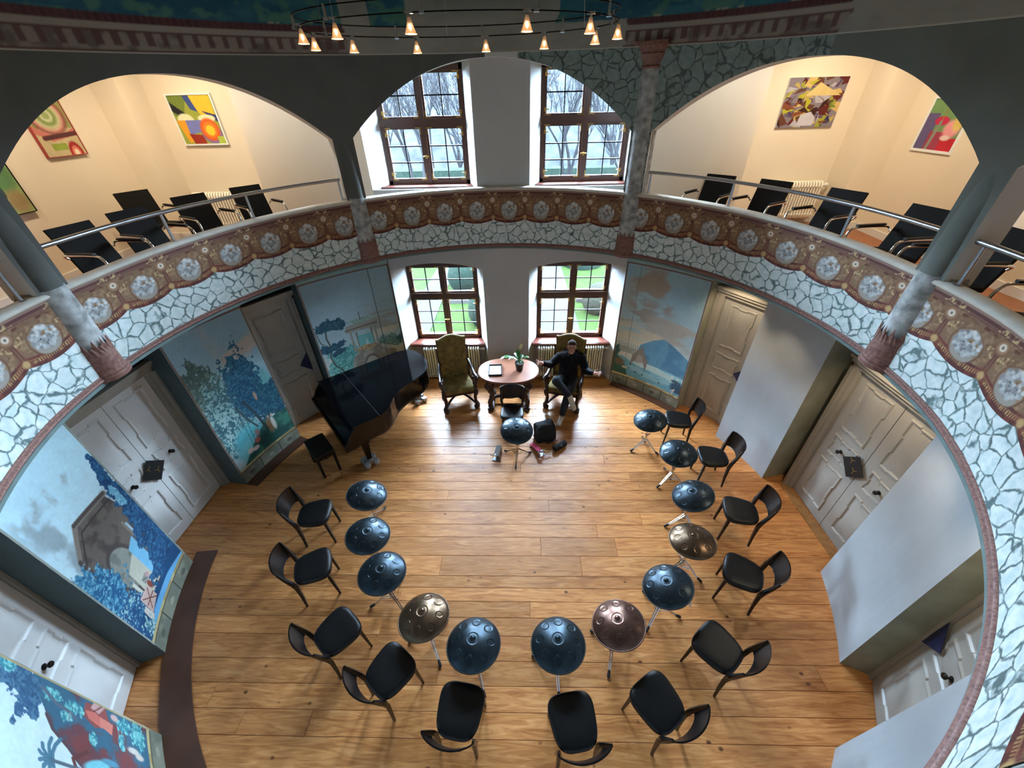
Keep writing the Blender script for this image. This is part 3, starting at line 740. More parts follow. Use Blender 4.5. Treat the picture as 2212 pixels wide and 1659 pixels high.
def door(name, a, b, h, leaves, mat, label, cas=M['casing'], knob=True, casw=0.1, extra_top=0.0, slim=False):
    a, b = Vector((*a, 0)), Vector((*b, 0)); d = b - a; W = d.length
    root = bpy.data.objects.new(name, None); C.objects.link(root); root.location = a; root.rotation_euler = (0, 0, math.atan2(d.y, d.x))
    struct(root, label)
    mb = MB()
    for x in (casw / 2, W - casw / 2):
        mb.box((x, -.02 if not slim else .0, h / 2), (casw, .1 if not slim else .06, h))
        if not slim: mb.box((x + (casw * .25 if x > W / 2 else -casw * .25), -.085, h / 2), (casw * .5, .04, h))
    mb.box((W / 2, -.02, h + .05), (W, .1, .1)); mb.box((W / 2, -.085, h + .085), (W + .04, .05, .05)); mb.box((W / 2, -.1, h + .13), (W + .08, .08, .04))
    if extra_top: mb.box((W / 2, -.01, h + .15 + extra_top / 2), (W, .06, extra_top))
    mb.obj('casing', cas, root, smooth=30)
    lw = (W - 2 * casw) / leaves
    for i in range(leaves):
        x0 = casw + i * lw + .004; x1 = casw + (i + 1) * lw - .004
        lf = MB().box(((x0 + x1) / 2, .02, h / 2 + .005), (x1 - x0, .045, h - .01)).obj('leaf', mat, root)
        yf = -.0025; m = .09 if lw < .62 else .11
        for z0, z1 in ((h * .07, h * .39), (h * .435, h * .58), (h * .625, h * .95)):
            door_panel(x0 + m, z0, x1 - m, z1, yf, lf, mat)
        if knob:
            kx = (x0 + x1) / 2
            k = MB(); R = Matrix.Rotation(PI / 2, 3, 'X')
            k.lathe([(.0, 0), (.026, 0), (.026, .005), (.01, .008), (.009, .028), (.022, .033), (.027, .043), (.022, .054), (.0, .057)], 16, (kx, yf - .008, h * .51), R)
            k.obj('knob', M['iron'], lf, smooth=40)
    return root
RD = 4.5
door('door_1', (-4.80, 2.60), (-4.80, 4.03), 2.16, 2, M['doorwhite'], 'tall grey white double door between the grove and ruin murals')
door('door_2', pol(153.6, 4.49), pol(142.4, 4.49), 2.3, 1, M['door'], 'narrow grey panelled door behind the piano bench', knob=False, casw=.08)
door('door_3', pol(216, 4.28), pol(203.6, 4.22), 2.2, 1, M['doorwhite'], 'white panelled door beside the palm mural', casw=.06, slim=True)
door('door_4', pol(37.8, 4.47), pol(26.2, 4.47), 2.3, 1, M['door'], 'narrow grey panelled door beside the lake mural', knob=False, casw=.12)
door('door_5', (4.12, 4.02), (4.12, 2.52), 2.16, 2, M['door'], 'grey panelled double door between the plain piers')
door('door_6', pol(-23.8, 4.24), pol(-36.2, 4.22), 2.2, 1, M['door'], 'grey panelled door beyond the bare plaster pier', casw=.06, slim=True)
def diamond_sign(loc, ang, label, navy=False, marks=True, s=.25, half=0):
    t = thing('diamond_sign', label, 'sign', loc, ang, 'diamond shaped signs on the hall doors')
    MB().extrude([(0, 0, -s * .71), (s * .71 if half <= 0 else .005, 0, 0), (0, 0, s * .71), (-s * .71 if half >= 0 else -.005, 0, 0)], (0, -.008, 0)).obj('board', plain('sign_navy', (24, 30, 66), .5) if navy else M['black'], t)
    if marks:
        for cx_, cz in ((-.05, .06), (.04, -.03)):
            mb = MB()
            for dx, dz in ((-.035, .02), (.035, .03), (.0, -.045)):
                mb.bar((cx_, -.0095, cz), (cx_ + dx, -.0095, cz + dz), .006, .003, (0, 1, 0))
            mb.obj('gold_mark', M['brass'], t)
    return t
diamond_sign((-4.772, 3.30, 1.08), PI / 2, 'black diamond sign across the white double door')
diamond_sign((4.092, 3.34, 1.1), -PI / 2, 'black diamond sign across the grey double door')
def on_door(d0, r0, d1, r1, f):
    a, b = Vector(pol(d0, r0)), Vector(pol(d1, r1)); p = a.lerp(b, f); d = b - a
    n = Vector((d.y, -d.x)).normalized()
    return p, math.atan2(d.y, d.x), n
for f, hf, args, lab in ((.9, 1, (153.6, 4.49, 142.4, 4.49), 'navy diamond sign on the narrow door behind the piano bench'),
                     (.93, 0, (37.8, 4.47, 26.2, 4.47), 'navy diamond sign on the narrow door beside the lake mural'),
                     (.08, -1, (-23.8, 4.24, -36.2, 4.22), 'navy diamond sign on the door beyond the plaster pier')):
    p, an, n = on_door(*args, f)
    q = p + n * .03
    diamond_sign((q.x, q.y, 1.1), an, lab, True, False, .26, hf)

# ------------------------------------------------------------------ gallery ring: marble band, swag frieze, ledge
def ring_band(name, prof, mat, label=None, d0=0.0, d1=360.0, step=1.5, smooth=40, parent=None, warp=True):
    """prof: list of (radial offset, z); swept round the ring"""
    ds = arc(d0, d1, step); n = len(prof); vs = []; uv = []
    for d in ds:
        R = Rring(math.radians(d))
        for o, z in prof:
            vs.append(pol(d, R + o, zw(d, z) if warp else z)); uv.append((math.radians(d) * 3.49, z + o))
    fs = [(i * n + k, (i + 1) * n + k, (i + 1) * n + k + 1, i * n + k + 1) for i in range(len(ds) - 1) for k in range(n - 1)]
    mb = MB().add(vs, fs)
    me = mb.mesh(name, mat, smooth)
    set_uv(me, uv)
    o = link(name, me, parent)
    if parent is None: struct(o, label)
    return o
par = ring_band('wall_parapet', [(.1, 2.88), (0, 2.88), (0, 3.74), (.1, 3.74), (.1, 2.88)], M['marble'], 'round gallery parapet painted as green marble')
ring_band('rope_moulding', [(.0, 2.918), (-.008, 2.916), (-.015, 2.908), (-.008, 2.897), (-.018, 2.89), (-.02, 2.878), (-.012, 2.866), (.0, 2.862)], M['rope'], parent=par)
ring_band('lower_strip', [(.0, 2.862), (-.008, 2.858), (-.008, 2.832), (.3, 2.83)], M['tealstrip'], parent=par)
ring_band('ledge', [(.0, 3.735), (-.02, 3.742), (-.028, 3.757), (-.018, 3.775), (.01, 3.784), (.085, 3.784), (.11, 3.775), (.12, 3.757), (.1, 3.735)], M['ledge'], parent=par)

def swag_tile():
    W, Hh = 0.52, 0.50
    cv = Canvas(74, 72, W, Hh, (122, 94, 70))
    n = fbm(cv.x * 22, cv.y * 22, 3)
    cv.put(sst(.42, .66, n) * .8, (146, 118, 88)); cv.put(sst(.6, .8, fbm(cv.x * 30, cv.y * 30, 8)) * .6, (104, 72, 50))
    lo = .012 + .05 * (np.abs(cv.x / W - .5) * 2) ** 2
    # valance fringe along the scallop
    f = (cv.y - lo)
    cv.put((f < .095).astype(float) * 1.0, (104, 54, 44)); cv.put((f < .095) * sst(.45, .6, n), (80, 42, 38))
    cv.put(((f > .02 + .02 * n) & (f < .06)).astype(float) * ((np.sin(cv.x * 2 * PI / .022 + n * 3) > .1)) * sst(.35, .5, fbm(cv.x * 14, cv.y * 14, 21)), (168, 136, 88))
    cv.put(((f > .06) & (f < .07)).astype(float) * .7, (150, 116, 78))
    for s in (0, 1):                      # hanging drapery folds at the tile edges
        x = 0 if s == 0 else W
        cv.put(cv.line([(x, .07), (x, .34)], .06) * .8, (120, 78, 60)); cv.put(cv.line([(x + (.016 if s == 0 else -.016), .07), (x + (.012 if s == 0 else -.012), .33)], .012), (84, 50, 44))
        cv.put(cv.ell(x, .1, .03, .035, .3), (176, 144, 96)); cv.put(cv.ell(x, .355, .062, .062, .1), (122, 88, 66)); cv.put(cv.ell(x, .36, .05, .05, .1), (150, 114, 86))
        cv.put(cv.ell(x, .362, .03, .03, .15), (214, 206, 190)); cv.put(cv.ell(x, .362, .013, .013, .3), (120, 98, 82))
        rk_ = np.random.default_rng(7 + s)
        for k in range(16):
            q1, q2 = rk_.random(), rk_.random(); cv.put(cv.ell(x + (1 if s == 0 else -1) * (.03 + .1 * q1), .24 + .06 * q1 + .05 * q2, .01, .008, .4), ((186, 160, 116), (112, 74, 54), (160, 132, 92))[k % 3])
    # urn of grey flowers inside a round cartouche
    cv.put(cv.ell(W / 2, .205, .15, .145, .04), (92, 60, 48)); cv.put(cv.ell(W / 2, .21, .141, .136, .04), (136, 106, 78))
    cv.put(cv.ell(W / 2, .15, .115, .085, .08), (146, 138, 128))
    rr = np.random.default_rng(3)
    for k in range(130):
        a, r = rr.random() * 2 * PI, math.sqrt(rr.random())
        g = 118 + rr.random() * 84
        cv.put(cv.ell(W / 2 + .12 * r * math.cos(a), .228 + .11 * r * math.sin(a), .017, .016, .4), (g, g + 1, g))
    for k in range(11):
        a, r = rr.random() * 2 * PI, math.sqrt(rr.random())
        cv.put(cv.ell(W / 2 + .075 * r * math.cos(a), .2 + .06 * r * math.sin(a), .006, .006, .4), (80, 74, 74))
    cv.put(cv.ell(W / 2, .33, .02, .018, .3), (206, 204, 196))
    # dark cornice strip with gilt leaves
    cv.put(cv.rect(0, .425, W, .5), (88, 54, 50)); cv.put(cv.rect(0, .43, W, .448), (122, 86, 76)); cv.put(cv.rect(0, .475, W, .5), (138, 112, 100))
    cv.put(cv.line([(.1, .40), (W - .1, .405)], .03) * sst(.4, .6, n), (92, 52, 42)); cv.put(cv.rect(.02, .43, .12, .475) * sst(.45, .55, fbm(cv.x * 60, cv.y * 60, 7)), (186, 160, 116)); cv.put(cv.rect(W - .12, .43, W - .02, .475) * sst(.45, .55, fbm(cv.x * 60, cv.y * 60, 9)), (186, 160, 116))
    return cv, lo
TILE = 8.55
tile_cv, tile_lo = swag_tile()
for k in range(-20, 23):
    dc = 88.2 + TILE * k
    if not (-62 < dc < 244): continue
    def fn(u, v, dc=dc):
        d = dc + TILE * (.5 - u)
        lo = .012 + .05 * (abs(u - .5) * 2) ** 2
        z = 3.235 + (lo + (0.50 - lo) * v)
        return pol(d, Rring(math.radians(d)) - .004, zw(d, z))
    # canvas rows follow the scallop: resample each column from lo to the top
    cv = Canvas(tile_cv.nx, tile_cv.ny, .52, .5, (0, 0, 0))
    if k == -20 or 'tile_res' not in globals():
        ny = cv.ny; tile_res = np.empty_like(tile_cv.c)
        for i in range(cv.nx):
            l = tile_lo[0, i]; src = np.linspace(l, .5, ny) / .5 * (ny - 1)
            j = np.clip(src.astype(int), 0, ny - 2); t = (src - j)[:, None]
            tile_res[:, i] = tile_cv.c[j, i] * (1 - t) + tile_cv.c[j + 1, i] * t
    cv.c = tile_res
    link('painted_swag', paint_mesh('painted_swag', cv, fn, M['paint']), par)

# soffit and gallery floor
def annulus(name, poly_out, z, mat, flip=False):
    pass
GFZ = 3.03
XL, XR, YN, YF = -6.25, 5.62, -1.35, 7.42
def slab(name, z0, z1, mat, label, r_in):
    """plate with a round hole, between the hall opening and the outer walls"""
    mb = MB(); N = 120
    for i in range(N):
        d0, d1 = 360 * i / N, 360 * (i + 1) / N
        def outp(d):
            t = math.radians(d); c, s = math.cos(t), math.sin(t)
            k = 1e9
            if c > 1e-6: k = min(k, (XR + .05 - CX) / c)
            if c < -1e-6: k = min(k, (XL - .05 - CX) / c)
            if s > 1e-6: k = min(k, (YF - CY) / s)
            if s < -1e-6: k = min(k, (YN - CY) / s)
            return (CX + k * c, CY + k * s)
        a, b = pol(d0, r_in(math.radians(d0))), pol(d1, r_in(math.radians(d1)))
        mb.prism([a, b, outp(d1), outp(d0)], z0, z1)
    return struct(mb.obj(name, mat, fix=True), label)
slab('ceiling_soffit', 2.835, 2.9, M['soffit'], 'grey underside of the gallery', lambda t: Rring(t) + .1)
slab('floor_gallery', 2.9, GFZ, plain('gallery_parquet', (150, 92, 54), .4, var=.25, scale=6), 'brown wooden gallery floor behind the parapet', lambda t: Rring(t) + .2)

# ------------------------------------------------------------------ arcade above the parapet
COLS = [56.7, 126.4, 185.6, 240.0, 294.6, 355.8]
BAYS = [(56.7, 126.4, 5.35), (126.4, 185.6, 5.24), (185.6, 240.0, 5.2), (240.0, 294.6, 5.3), (294.6, 355.8, 5.2), (355.8, 416.7, 5.24)]
HWD = 2.25; ZTOP = 5.42; ZL = 3.76
ar_mats = [M['darkgrey'], M['marbledark'], M['lime'], M['white'], plain('greenish_grey_distemper', (112, 118, 112), .9, spec=.15, var=.15, scale=3)]
mb = MB(); uvs = []
def amat(d):
    d = (d + 180) % 360 - 180
    if 25 < d < 86: return 1
    if 86 <= d < 93: return 2
    if -70 < d <= 25: return 4
    return 0
def aquad(p, mi):
    mb.add([q[0] for q in p], [(0, 1, 2, 3)], mi); uvs.extend([q[1] for q in p])
TH = .2
def ap(d, o, z):
    R = Rring(math.radians(d)); return (pol(d, R + o, zw(d, z)), (math.radians(d) * 3.49, z))
for a, b, apex in BAYS:
    l, r = a + HWD, b - HWD; mid = (l + r) / 2; hw = (r - l) / 2
    ds = arc(l, r, 1.2)
    spring = 4.52
    def az(d): return spring + (apex - spring) * (1 - min(1.0, abs(d - mid) / hw) ** 2.15)
    for i in range(len(ds) - 1):
        d0, d1 = ds[i], ds[i + 1]; m_ = amat((d0 + d1) / 2)
        aquad([ap(d1, 0, az(d1)), ap(d0, 0, az(d0)), ap(d0, 0, ZTOP), ap(d1, 0, ZTOP)], m_)
        aquad([ap(d0, TH, az(d0)), ap(d1, TH, az(d1)), ap(d1, TH, ZTOP), ap(d0, TH, ZTOP)], 3)
        aquad([ap(d0, 0, az(d0)), ap(d1, 0, az(d1)), ap(d1, TH, az(d1)), ap(d0, TH, az(d0))], 3)
    for d in (l, r):
        aquad([ap(d, 0, ZL), ap(d, TH, ZL), ap(d, TH, spring), ap(d, 0, spring)], 3)
    for d0, d1 in ((a - HWD, a), (a, a + HWD)):
        m_ = amat(a) if a != 126.4 else 0
        aquad([ap(d1, 0, ZL), ap(d0, 0, ZL), ap(d0, 0, ZTOP), ap(d1, 0, ZTOP)], m_)
        aquad([ap(d0, TH, ZL), ap(d1, TH, ZL), ap(d1, TH, ZTOP), ap(d0, TH, ZTOP)], 3)
me = mb.mesh('wall_arcade', ar_mats, None)
set_uv(me, uvs)
struct(link('wall_arcade', me), 'arched arcade wall above the gallery parapet')

# painted cornice and cove above the arches
cv = Canvas(760, 60, 760 * .03, .9, (150, 148, 138))
ND = 760
deg = np.linspace(200, -20, ND)[None, :].repeat(60, 0); zz = cv.y
n1 = fbm(cv.x * 1.5, cv.y * 8, 5); n2 = fbm(cv.x * 4, cv.y * 12, 8)
cv.put(sst(.4, .7, n1) * .5, (128, 126, 118))
corn = (((deg > 121.5 + (n1 - .5) * 1.5) | ((deg < 63 + (n2 - .5) * 2) & (deg > 24 + (n1 - .5) * 3)))).astype(float)
cv.put(corn * (zz < .26), (138, 128, 118)); cv.put(corn * (zz < .26) * sst(.45, .65, n2), (104, 92, 86))
cv.put(corn * ((zz > .2) & (zz < .265)), (82, 52, 54)); cv.put(corn * ((zz > .2) & (zz < .265)) * ((np.sin(deg * 6) > .3)), (70, 40, 44))
cv.put(corn * ((zz > .165) & (zz < .2)), (150, 142, 132))
dent = (np.sin(deg * 2 * PI / 2.3) > .25) & (zz > .06) & (zz < .14)
cv.put(corn * dent * .8, (84, 60, 58)); cv.put(corn * (zz < .03), (88, 62, 58)); cv.put(corn * ((zz > .14) & (zz < .155)), (92, 66, 62))
teal = ((zz > .27 + (n2 - .5) * .03) & ((deg > 121.5) | ((deg < 116) & (deg > 108.5)) | (deg < 77 + (n1 - .5) * 2)) & (deg > 24)).astype(float)
cv.put(teal, (52, 104, 116)); cv.put(teal * sst(.42, .6, n1), (38, 84, 104)); cv.put(teal * sst(.5, .66, n2), (74, 118, 104))
cv.put((zz < .012).astype(float), (196, 192, 180))
def fn_c(u, v):
    d = 200 - 220 * u; z = ZTOP - .03 + .9 * v
    o = .02 + .5 * max(0, v - .35) ** 1.5
    return pol(d, Rring(math.radians(d)) + o - .03, zw(d, z))
co = struct(link('trim_cornice', paint_mesh('trim_cornice', cv, fn_c, M['paint'])), 'painted cornice and teal cove under the ceiling')
ring_band('trim_cove', [(-.01, ZTOP - .03), (.0, 5.7), (.3, 6.3)], M['lime'], 'plain plaster cove on the near side of the hall', 196, 344)
mb = MB(); mb.lathe([(0.0, 6.52), (4.6, 6.5), (4.6, 6.56), (0, 6.58)], 48, (CX, CY, 0)); struct(mb.obj('ceiling', plain('ceiling_paint', (150, 168, 166), .9, var=.1)), 'pale painted ceiling of the hall')

# columns
def column(dg, full, label):
    t = bpy.data.objects.new('column', None); C.objects.link(t); struct(t, label)
    R = Rring(math.radians(dg)) + .11
    x, y = pol(dg, R); t.location = (x, y, 0); t.rotation_euler = (0, 0, math.radians(dg))
    zt = zw(dg, 5.2) if full else zw(dg, 3.8)
    MB().lathe([(.17, 3.08), (.167, 3.3), (.162, zw(dg, 3.74)), (.156, zt)], 24).obj('shaft', M['greycol'], t, smooth=40)
    b = MB().lathe([(.205, 2.85), (.205, 2.885), (.195, 2.895), (.198, 2.915), (.188, 2.925), (.184, 3.0), (.181, 3.06), (.176, 3.12), (.17, 3.13)], 28)
    b.obj('base', M['burg'], t, smooth=35)
    lf = MB()
    for k in range(9):
        a = PI + (k - 4) * .2
        zt2 = 3.24 if k % 2 == 0 else 3.17
        cx, cy = .182 * math.cos(a), .182 * math.sin(a); tx, ty = -math.sin(a), math.cos(a)
        lf.add([(cx - tx * .025, cy - ty * .025, 3.08), (cx + tx * .025, cy + ty * .025, 3.08), (cx * .97 + tx * .02, cy * .97 + ty * .02, 3.16), (cx * 1.03, cy * 1.03, zt2), (cx * .97 - tx * .02, cy * .97 - ty * .02, 3.16)], [(0, 1, 2, 3, 4)])
    lf.obj('leaf_collar', M['burg'], t, fix=False)
    if not full:
        us_ = MB(); lv = [(zt - .004, .158, .118), (zw(dg, 4.0), .15, .118), (zw(dg, 4.3), .13, .116), (zw(dg, 4.52), .105, .114)]
        us_.add([(-k_ * math.cos(q) ** .5, w_ * math.sin(q), z_) for z_, k_, w_ in lv for q in np.linspace(-PI / 2, PI / 2, 17)], [(r_ * 17 + i, r_ * 17 + i + 1, (r_ + 1) * 17 + i + 1, (r_ + 1) * 17 + i) for r_ in range(3) for i in range(16)])
        us_.obj('upper_shaft', M['darkgrey'] if math.sin(math.radians(dg)) > .5 or dg > 180 and dg < 200 else ar_mats[4], t, smooth=60)
    if full:
        MB().lathe([(.156, zt - .02), (.17, zt), (.157, zt + .015), (.16, zt + .04), (.19, zt + .12), (.178, zt + .13), (.21, zt + .17), (.215, zt + .2)], 24).obj('capital', M['burg'], t, smooth=30)
        MB().box((0, 0, zt + .215), (.46, .4, .035)).obj('abacus', M['burg'], t)
    return t
column(56.7, True, 'grey marbled column with a dark leafy capital beside the window')
column(126.4, False, 'grey marbled column stub above the grand piano')
column(185.6, False, 'grey marbled column stub above the double white door')
column(355.8, False, 'grey marbled column stub above the grey double door')
column(294.6, False, 'grey marbled column stub at the near gallery edge')

# railings
def railing(d0, d1, posts, label):
    o = thing('railing', label, 'railing', (0, 0, 0))
    pts = [pol(d, Rring(math.radians(d)) + .05, zw(d, 4.04)) for d in arc(d0, d1, 2)]
    MB().tube(pts, .02, 10).obj('handrail', M['steel'], o, smooth=60)
    for f in posts:
        d = d0 + (d1 - d0) * f; x, y = pol(d, Rring(math.radians(d)) + .05)
        MB().tube([(x, y, zw(d, 3.77)), (x, y, zw(d, 4.04))], .014, 8).obj('post', M['steel'], o, smooth=60)
        MB().lathe([(.032, 0), (.032, .008), (.014, .012)], 14, (x, y, zw(d, 3.779))).obj('post_flange', M['steel'], o, smooth=40)
railing(129.0, 183.0, (.008, .37, .66), 'steel handrail on the ledge left of the windows')
railing(2 - 3.7, 53.8, (.25, .66, .99), 'steel handrail on the ledge right of the windows')
railing(188.2, 237.5, (.02, .5, .98), 'steel handrail above the ruin mural')
railing(-58, -6.6, (.02, .5, .98), 'steel handrail above the bare plaster piers')

# ------------------------------------------------------------------ window wall
WY, FY = 6.8, 7.15           # wall face, window frame plane
WIN = [(-2.385, -.70, -2.19, -.845), (.135, 1.865, .305, 1.675)]
ww = MB()
def vquad(x0, x1, z0, z1, y=WY): ww.add([(x0, y, z0), (x1, y, z0), (x1, y, z1), (x0, y, z1)], [(0, 1, 2, 3)])
X0, X1 = -4.16, 3.44
vquad(-.70, .135, 0, 5.9)
for xa, xb in ((X0, -2.385), (1.865, X1)): vquad(xa, xb, 2.86, GFZ)
for (a, b, fa, fb) in WIN:
    # lower opening: splayed reveals, shallow arched head
    zs = 2.44; n = 14
    xs = [lerp(a, b, i / n) for i in range(n + 1)]; fxs = [lerp(fa, fb, i / n) for i in range(n + 1)]
    zc = [zs + .125 * (1 - (2 * i / n - 1) ** 2) for i in range(n + 1)]
    for i in range(n):
        ww.add([(xs[i], WY, zc[i]), (xs[i + 1], WY, zc[i + 1]), (xs[i + 1], WY, 3.76), (xs[i], WY, 3.76)], [(0, 1, 2, 3)])
        ww.add([(xs[i], WY, zc[i]), (xs[i + 1], WY, zc[i + 1]), (fxs[i + 1], 7.34, zc[i + 1]), (fxs[i], 7.34, zc[i])], [(3, 2, 1, 0)])
    for x, fx in ((a, fa), (b, fb)):
        ww.add([(x, WY, 0), (fx, FY, 0), (fx, FY, zs), (x, WY, zs)], [(0, 1, 2, 3)])
        ww.add([(fx, FY, 0), (fx, 7.4, 0), (fx, 7.4, 2.6), (fx, FY, 2.6)], [(0, 1, 2, 3)])
        ww.add([(x, WY, 3.74), (fx, FY, 3.74), (fx, FY, 5.33), (x, WY, 5.36)], [(0, 1, 2, 3)])
        ww.add([(fx, FY, 3.74), (fx, 7.4, 3.74), (fx, 7.4, 5.36), (fx, FY, 5.36)], [(0, 1, 2, 3)])
    ww.box(((a + b) / 2, 7.225, .415), (b - a - .16, .35, .83))
    ww.box(((a + b) / 2, 7.2, 3.4), (b - a, .78, .70))
    ww.add([(a, WY, 5.36), (b, WY, 5.36), (b, WY, 5.9), (a, WY, 5.9)], [(0, 1, 2, 3)])
    ww.add([(a, WY, 5.36), (b, WY, 5.36), (fb, 7.34, 5.34), (fa, 7.34, 5.34)], [(3, 2, 1, 0)])
# outer skin so no light leaks round the openings
def skin(x0, x1, z0, z1): ww.box(((x0 + x1) / 2, 7.41, (z0 + z1) / 2), (x1 - x0, .03, z1 - z0))
skin(-7, -2.19, -.4, 6.7); skin(-.845, .305, -.4, 6.7); skin(1.675, 6.4, -.4, 6.7)
for (_, _, fa, fb) in WIN:
    skin(fa, fb, -.4, .86); skin(fa, fb, 2.42, 3.78); skin(fa, fb, 5.3, 6.7)
wb = struct(ww.obj('wall_back', M['wallw'], fix=False), 'white plaster window wall with deep reveals')
MB().box((1.79, 6.98, .06), (.03, .5, .12), .45).obj('baseboard', M['white'], wb)

def window(name, fa, fb, z0, z1, zt0, zt1, arch, label):
    t = bpy.data.objects.new(name, None); C.objects.link(t); struct(t, label)
    y = FY + .05; xm = (fa + fb) / 2
    fr = MB(); w = .055
    fr.box((fa + w / 2, y, (z0 + z1) / 2), (w, .09, z1 - z0)); fr.box((fb - w / 2, y, (z0 + z1) / 2), (w, .09, z1 - z0))
    fr.box((xm, y, z0 + .03), (fb - fa, .09, .06)); fr.box((xm, y, z1 - .03), (fb - fa, .09, .06))
    fr.obj('frame', M['winwood'], t)
    MB().box((xm, y - .01, (z0 + z1) / 2), (.07, .1, z1 - z0)).obj('mullion', M['winwood'], t)
    MB().box((xm, y - .012, (zt0 + zt1) / 2), (fb - fa, .1, zt1 - zt0)).obj('transom', M['winwood'], t)
    for xa, xb, sd in ((fa + w, xm - .035, 0), (xm + .035, fb - w, 1)):
        for za, zb, rows in ((z0 + .06, zt0, 3), (zt1, z1 - .06, 2)):
            s = MB(); k = .032
            s.box((xa + k / 2, y - .005, (za + zb) / 2), (k, .05, zb - za)); s.box((xb - k / 2, y - .005, (za + zb) / 2), (k, .05, zb - za))
            s.box(((xa + xb) / 2, y - .005, za + k / 2), (xb - xa, .05, k)); s.box(((xa + xb) / 2, y - .005, zb - k / 2), (xb - xa, .05, k))
            so = s.obj('sash', M['winwood'], t)
            ga, gb, gc, gd = xa + k, xb - k, za + k, zb - k
            g = MB(); g.box(((ga + gb) / 2, y - .006, (gc + gd) / 2), (.017, .024, gd - gc))
            for r in range(1, rows): g.box(((ga + gb) / 2, y - .006, lerp(gc, gd, r / rows)), (gb - ga, .024, .017))
            g.obj('glazing_bar', M['lead'], so)
            for c_ in range(2):
                for r in range(rows):
                    p0, p1 = lerp(ga, gb, c_ / 2) + .004, lerp(ga, gb, (c_ + 1) / 2) - .004
                    q0, q1 = lerp(gc, gd, r / rows) + .004, lerp(gc, gd, (r + 1) / rows) - .004
                    MB().box(((p0 + p1) / 2, y, (q0 + q1) / 2), (p1 - p0, .004, q1 - q0)).obj('pane', M['glass'], so)
            hx = xa + .008 if sd == 0 else xb - .008
            h = MB()
            for zz_ in (lerp(za, zb, .14), lerp(za, zb, .86)):
                h.box((hx, y - .036, zz_), (.018, .014, .05)); h.box((hx + (.03 if sd == 0 else -.03), y - .036, zz_), (.06, .006, .014))
            for cx_ in (xa + .02, xb - .02):
                for cz_, s_ in ((za + .015, 1), (zb - .015, -1)):
                    h.box((cx_ + (.03 if cx_ < (xa + xb) / 2 else -.03), y - .033, cz_), (.09, .005, .012)); h.box((cx_, y - .033, cz_ + s_ * .04), (.012, .005, .09))
            h.obj('hinge', M['brass'], so)
    hn = MB(); zc = lerp(z0, zt0, .5)
    hn.tube([(xm - .045, y - .075, zc), (xm - .01, y - .09, zc + .012), (xm + .045, y - .075, zc)], .008, 8); hn.box((xm, y - .068, zc), (.03, .02, .05))
    hn.obj('latch', M['brass'], t)
    if arch:
        a = MB(); a.box((xm, y + .03, z1 + .06), (fb - fa, .03, .16)); a.obj('head_board', M['winwood'], t)
    return t
SILL = []
for i, (a, b, fa, fb) in enumerate(WIN):
    window('window_%d' % (i + 1), fa, fb, .86, 2.45, 1.745, 1.86, True, 'lower brown casement window %s' % ('behind the grand piano' if i == 0 else 'behind the seated man'))
    window('window_%d' % (i + 3), fa, fb, 3.775, 5.32, 4.58, 4.68, True, 'upper brown casement window above the parapet %s' % ('over the empty armchair' if i == 0 else 'beside the tall column'))
    s = MB(); s.box(((a + b) / 2, 7.055, .845), (lerp(a, fa, .45) * -1 + lerp(b, fb, .45), .3, .03)); s.box(((a + b) / 2, 6.9, .83), ((lerp(b, fb, .4) - lerp(a, fa, .4)), .03, .04))
    struct(s.obj('window_sill', M['sill']), 'red brown window sill above the radiator')
    s = MB(); s.box(((a + b) / 2, 7.05, 3.765), (lerp(b, fb, .6) - lerp(a, fa, .6), .26, .025)); struct(s.obj('window_sill', M['sill']), 'red brown sill of the upper window')

# ------------------------------------------------------------------ outer gallery walls
NY = 7.38
gw = MB()
def wq(mb, p, q, z0=GFZ, z1=5.95): mb.add([(*p, z0), (*q, z0), (*q, z1), (*p, z1)], [(0, 1, 2, 3)])
def gallery_wall(name, pts, mat, label):
    mb = MB()
    for p, q in zip(pts[:-1], pts[1:]): wq(mb, p, q)
    w = struct(mb.obj(name, mat, fix=False), label)
    bb = MB()
    for p, q in zip(pts[:-1], pts[1:]):
        bb.bar((*p, GFZ + .05), (*q, GFZ + .05), .03, .1)
    bb.obj('baseboard', M['white'], w)
    return w
gallery_wall('wall_left', [(-2.385, WY), (X0, WY), (X0 - .05, NY), (-5.82, NY), (-5.82, 6.9), (-6.22, 6.9), (-5.95, 4.1), (-5.95, -1.3)], M['cream'], 'cream gallery wall on the left with corner pilaster')
gallery_wall('wall_right', [(1.865, WY), (X1, WY), (X1 + .05, NY), (5.16, NY), (5.16, 6.88), (5.6, 6.88), (5.3, 4.1), (5.3, -1.3)], M['cream'], 'cream gallery wall on the right with corner pilaster')
gallery_wall('wall_near', [(-5.95, -1.3), (5.3, -1.3)], M['cream'], 'cream gallery wall behind the viewer')
mb = MB(); slab('ceiling_gallery', 5.9, 5.98, M['white'], 'white ceiling of the gallery', lambda t: Rring(t) + .25)
# ground-floor outer shell
sh = MB()
sh.box((-.3, -1.45, 2.5), (12.6, .1, 8.4)); sh.box((-6.6, 3, 2.5), (.1, 9, 8.4)); sh.box((6.0, 3, 2.5), (.1, 9, 8.4)); sh.box((-.3, 3, 6.72), (12.6, 9, .1))
struct(sh.obj('wall_shell', M['lime']), 'outer masonry of the building')

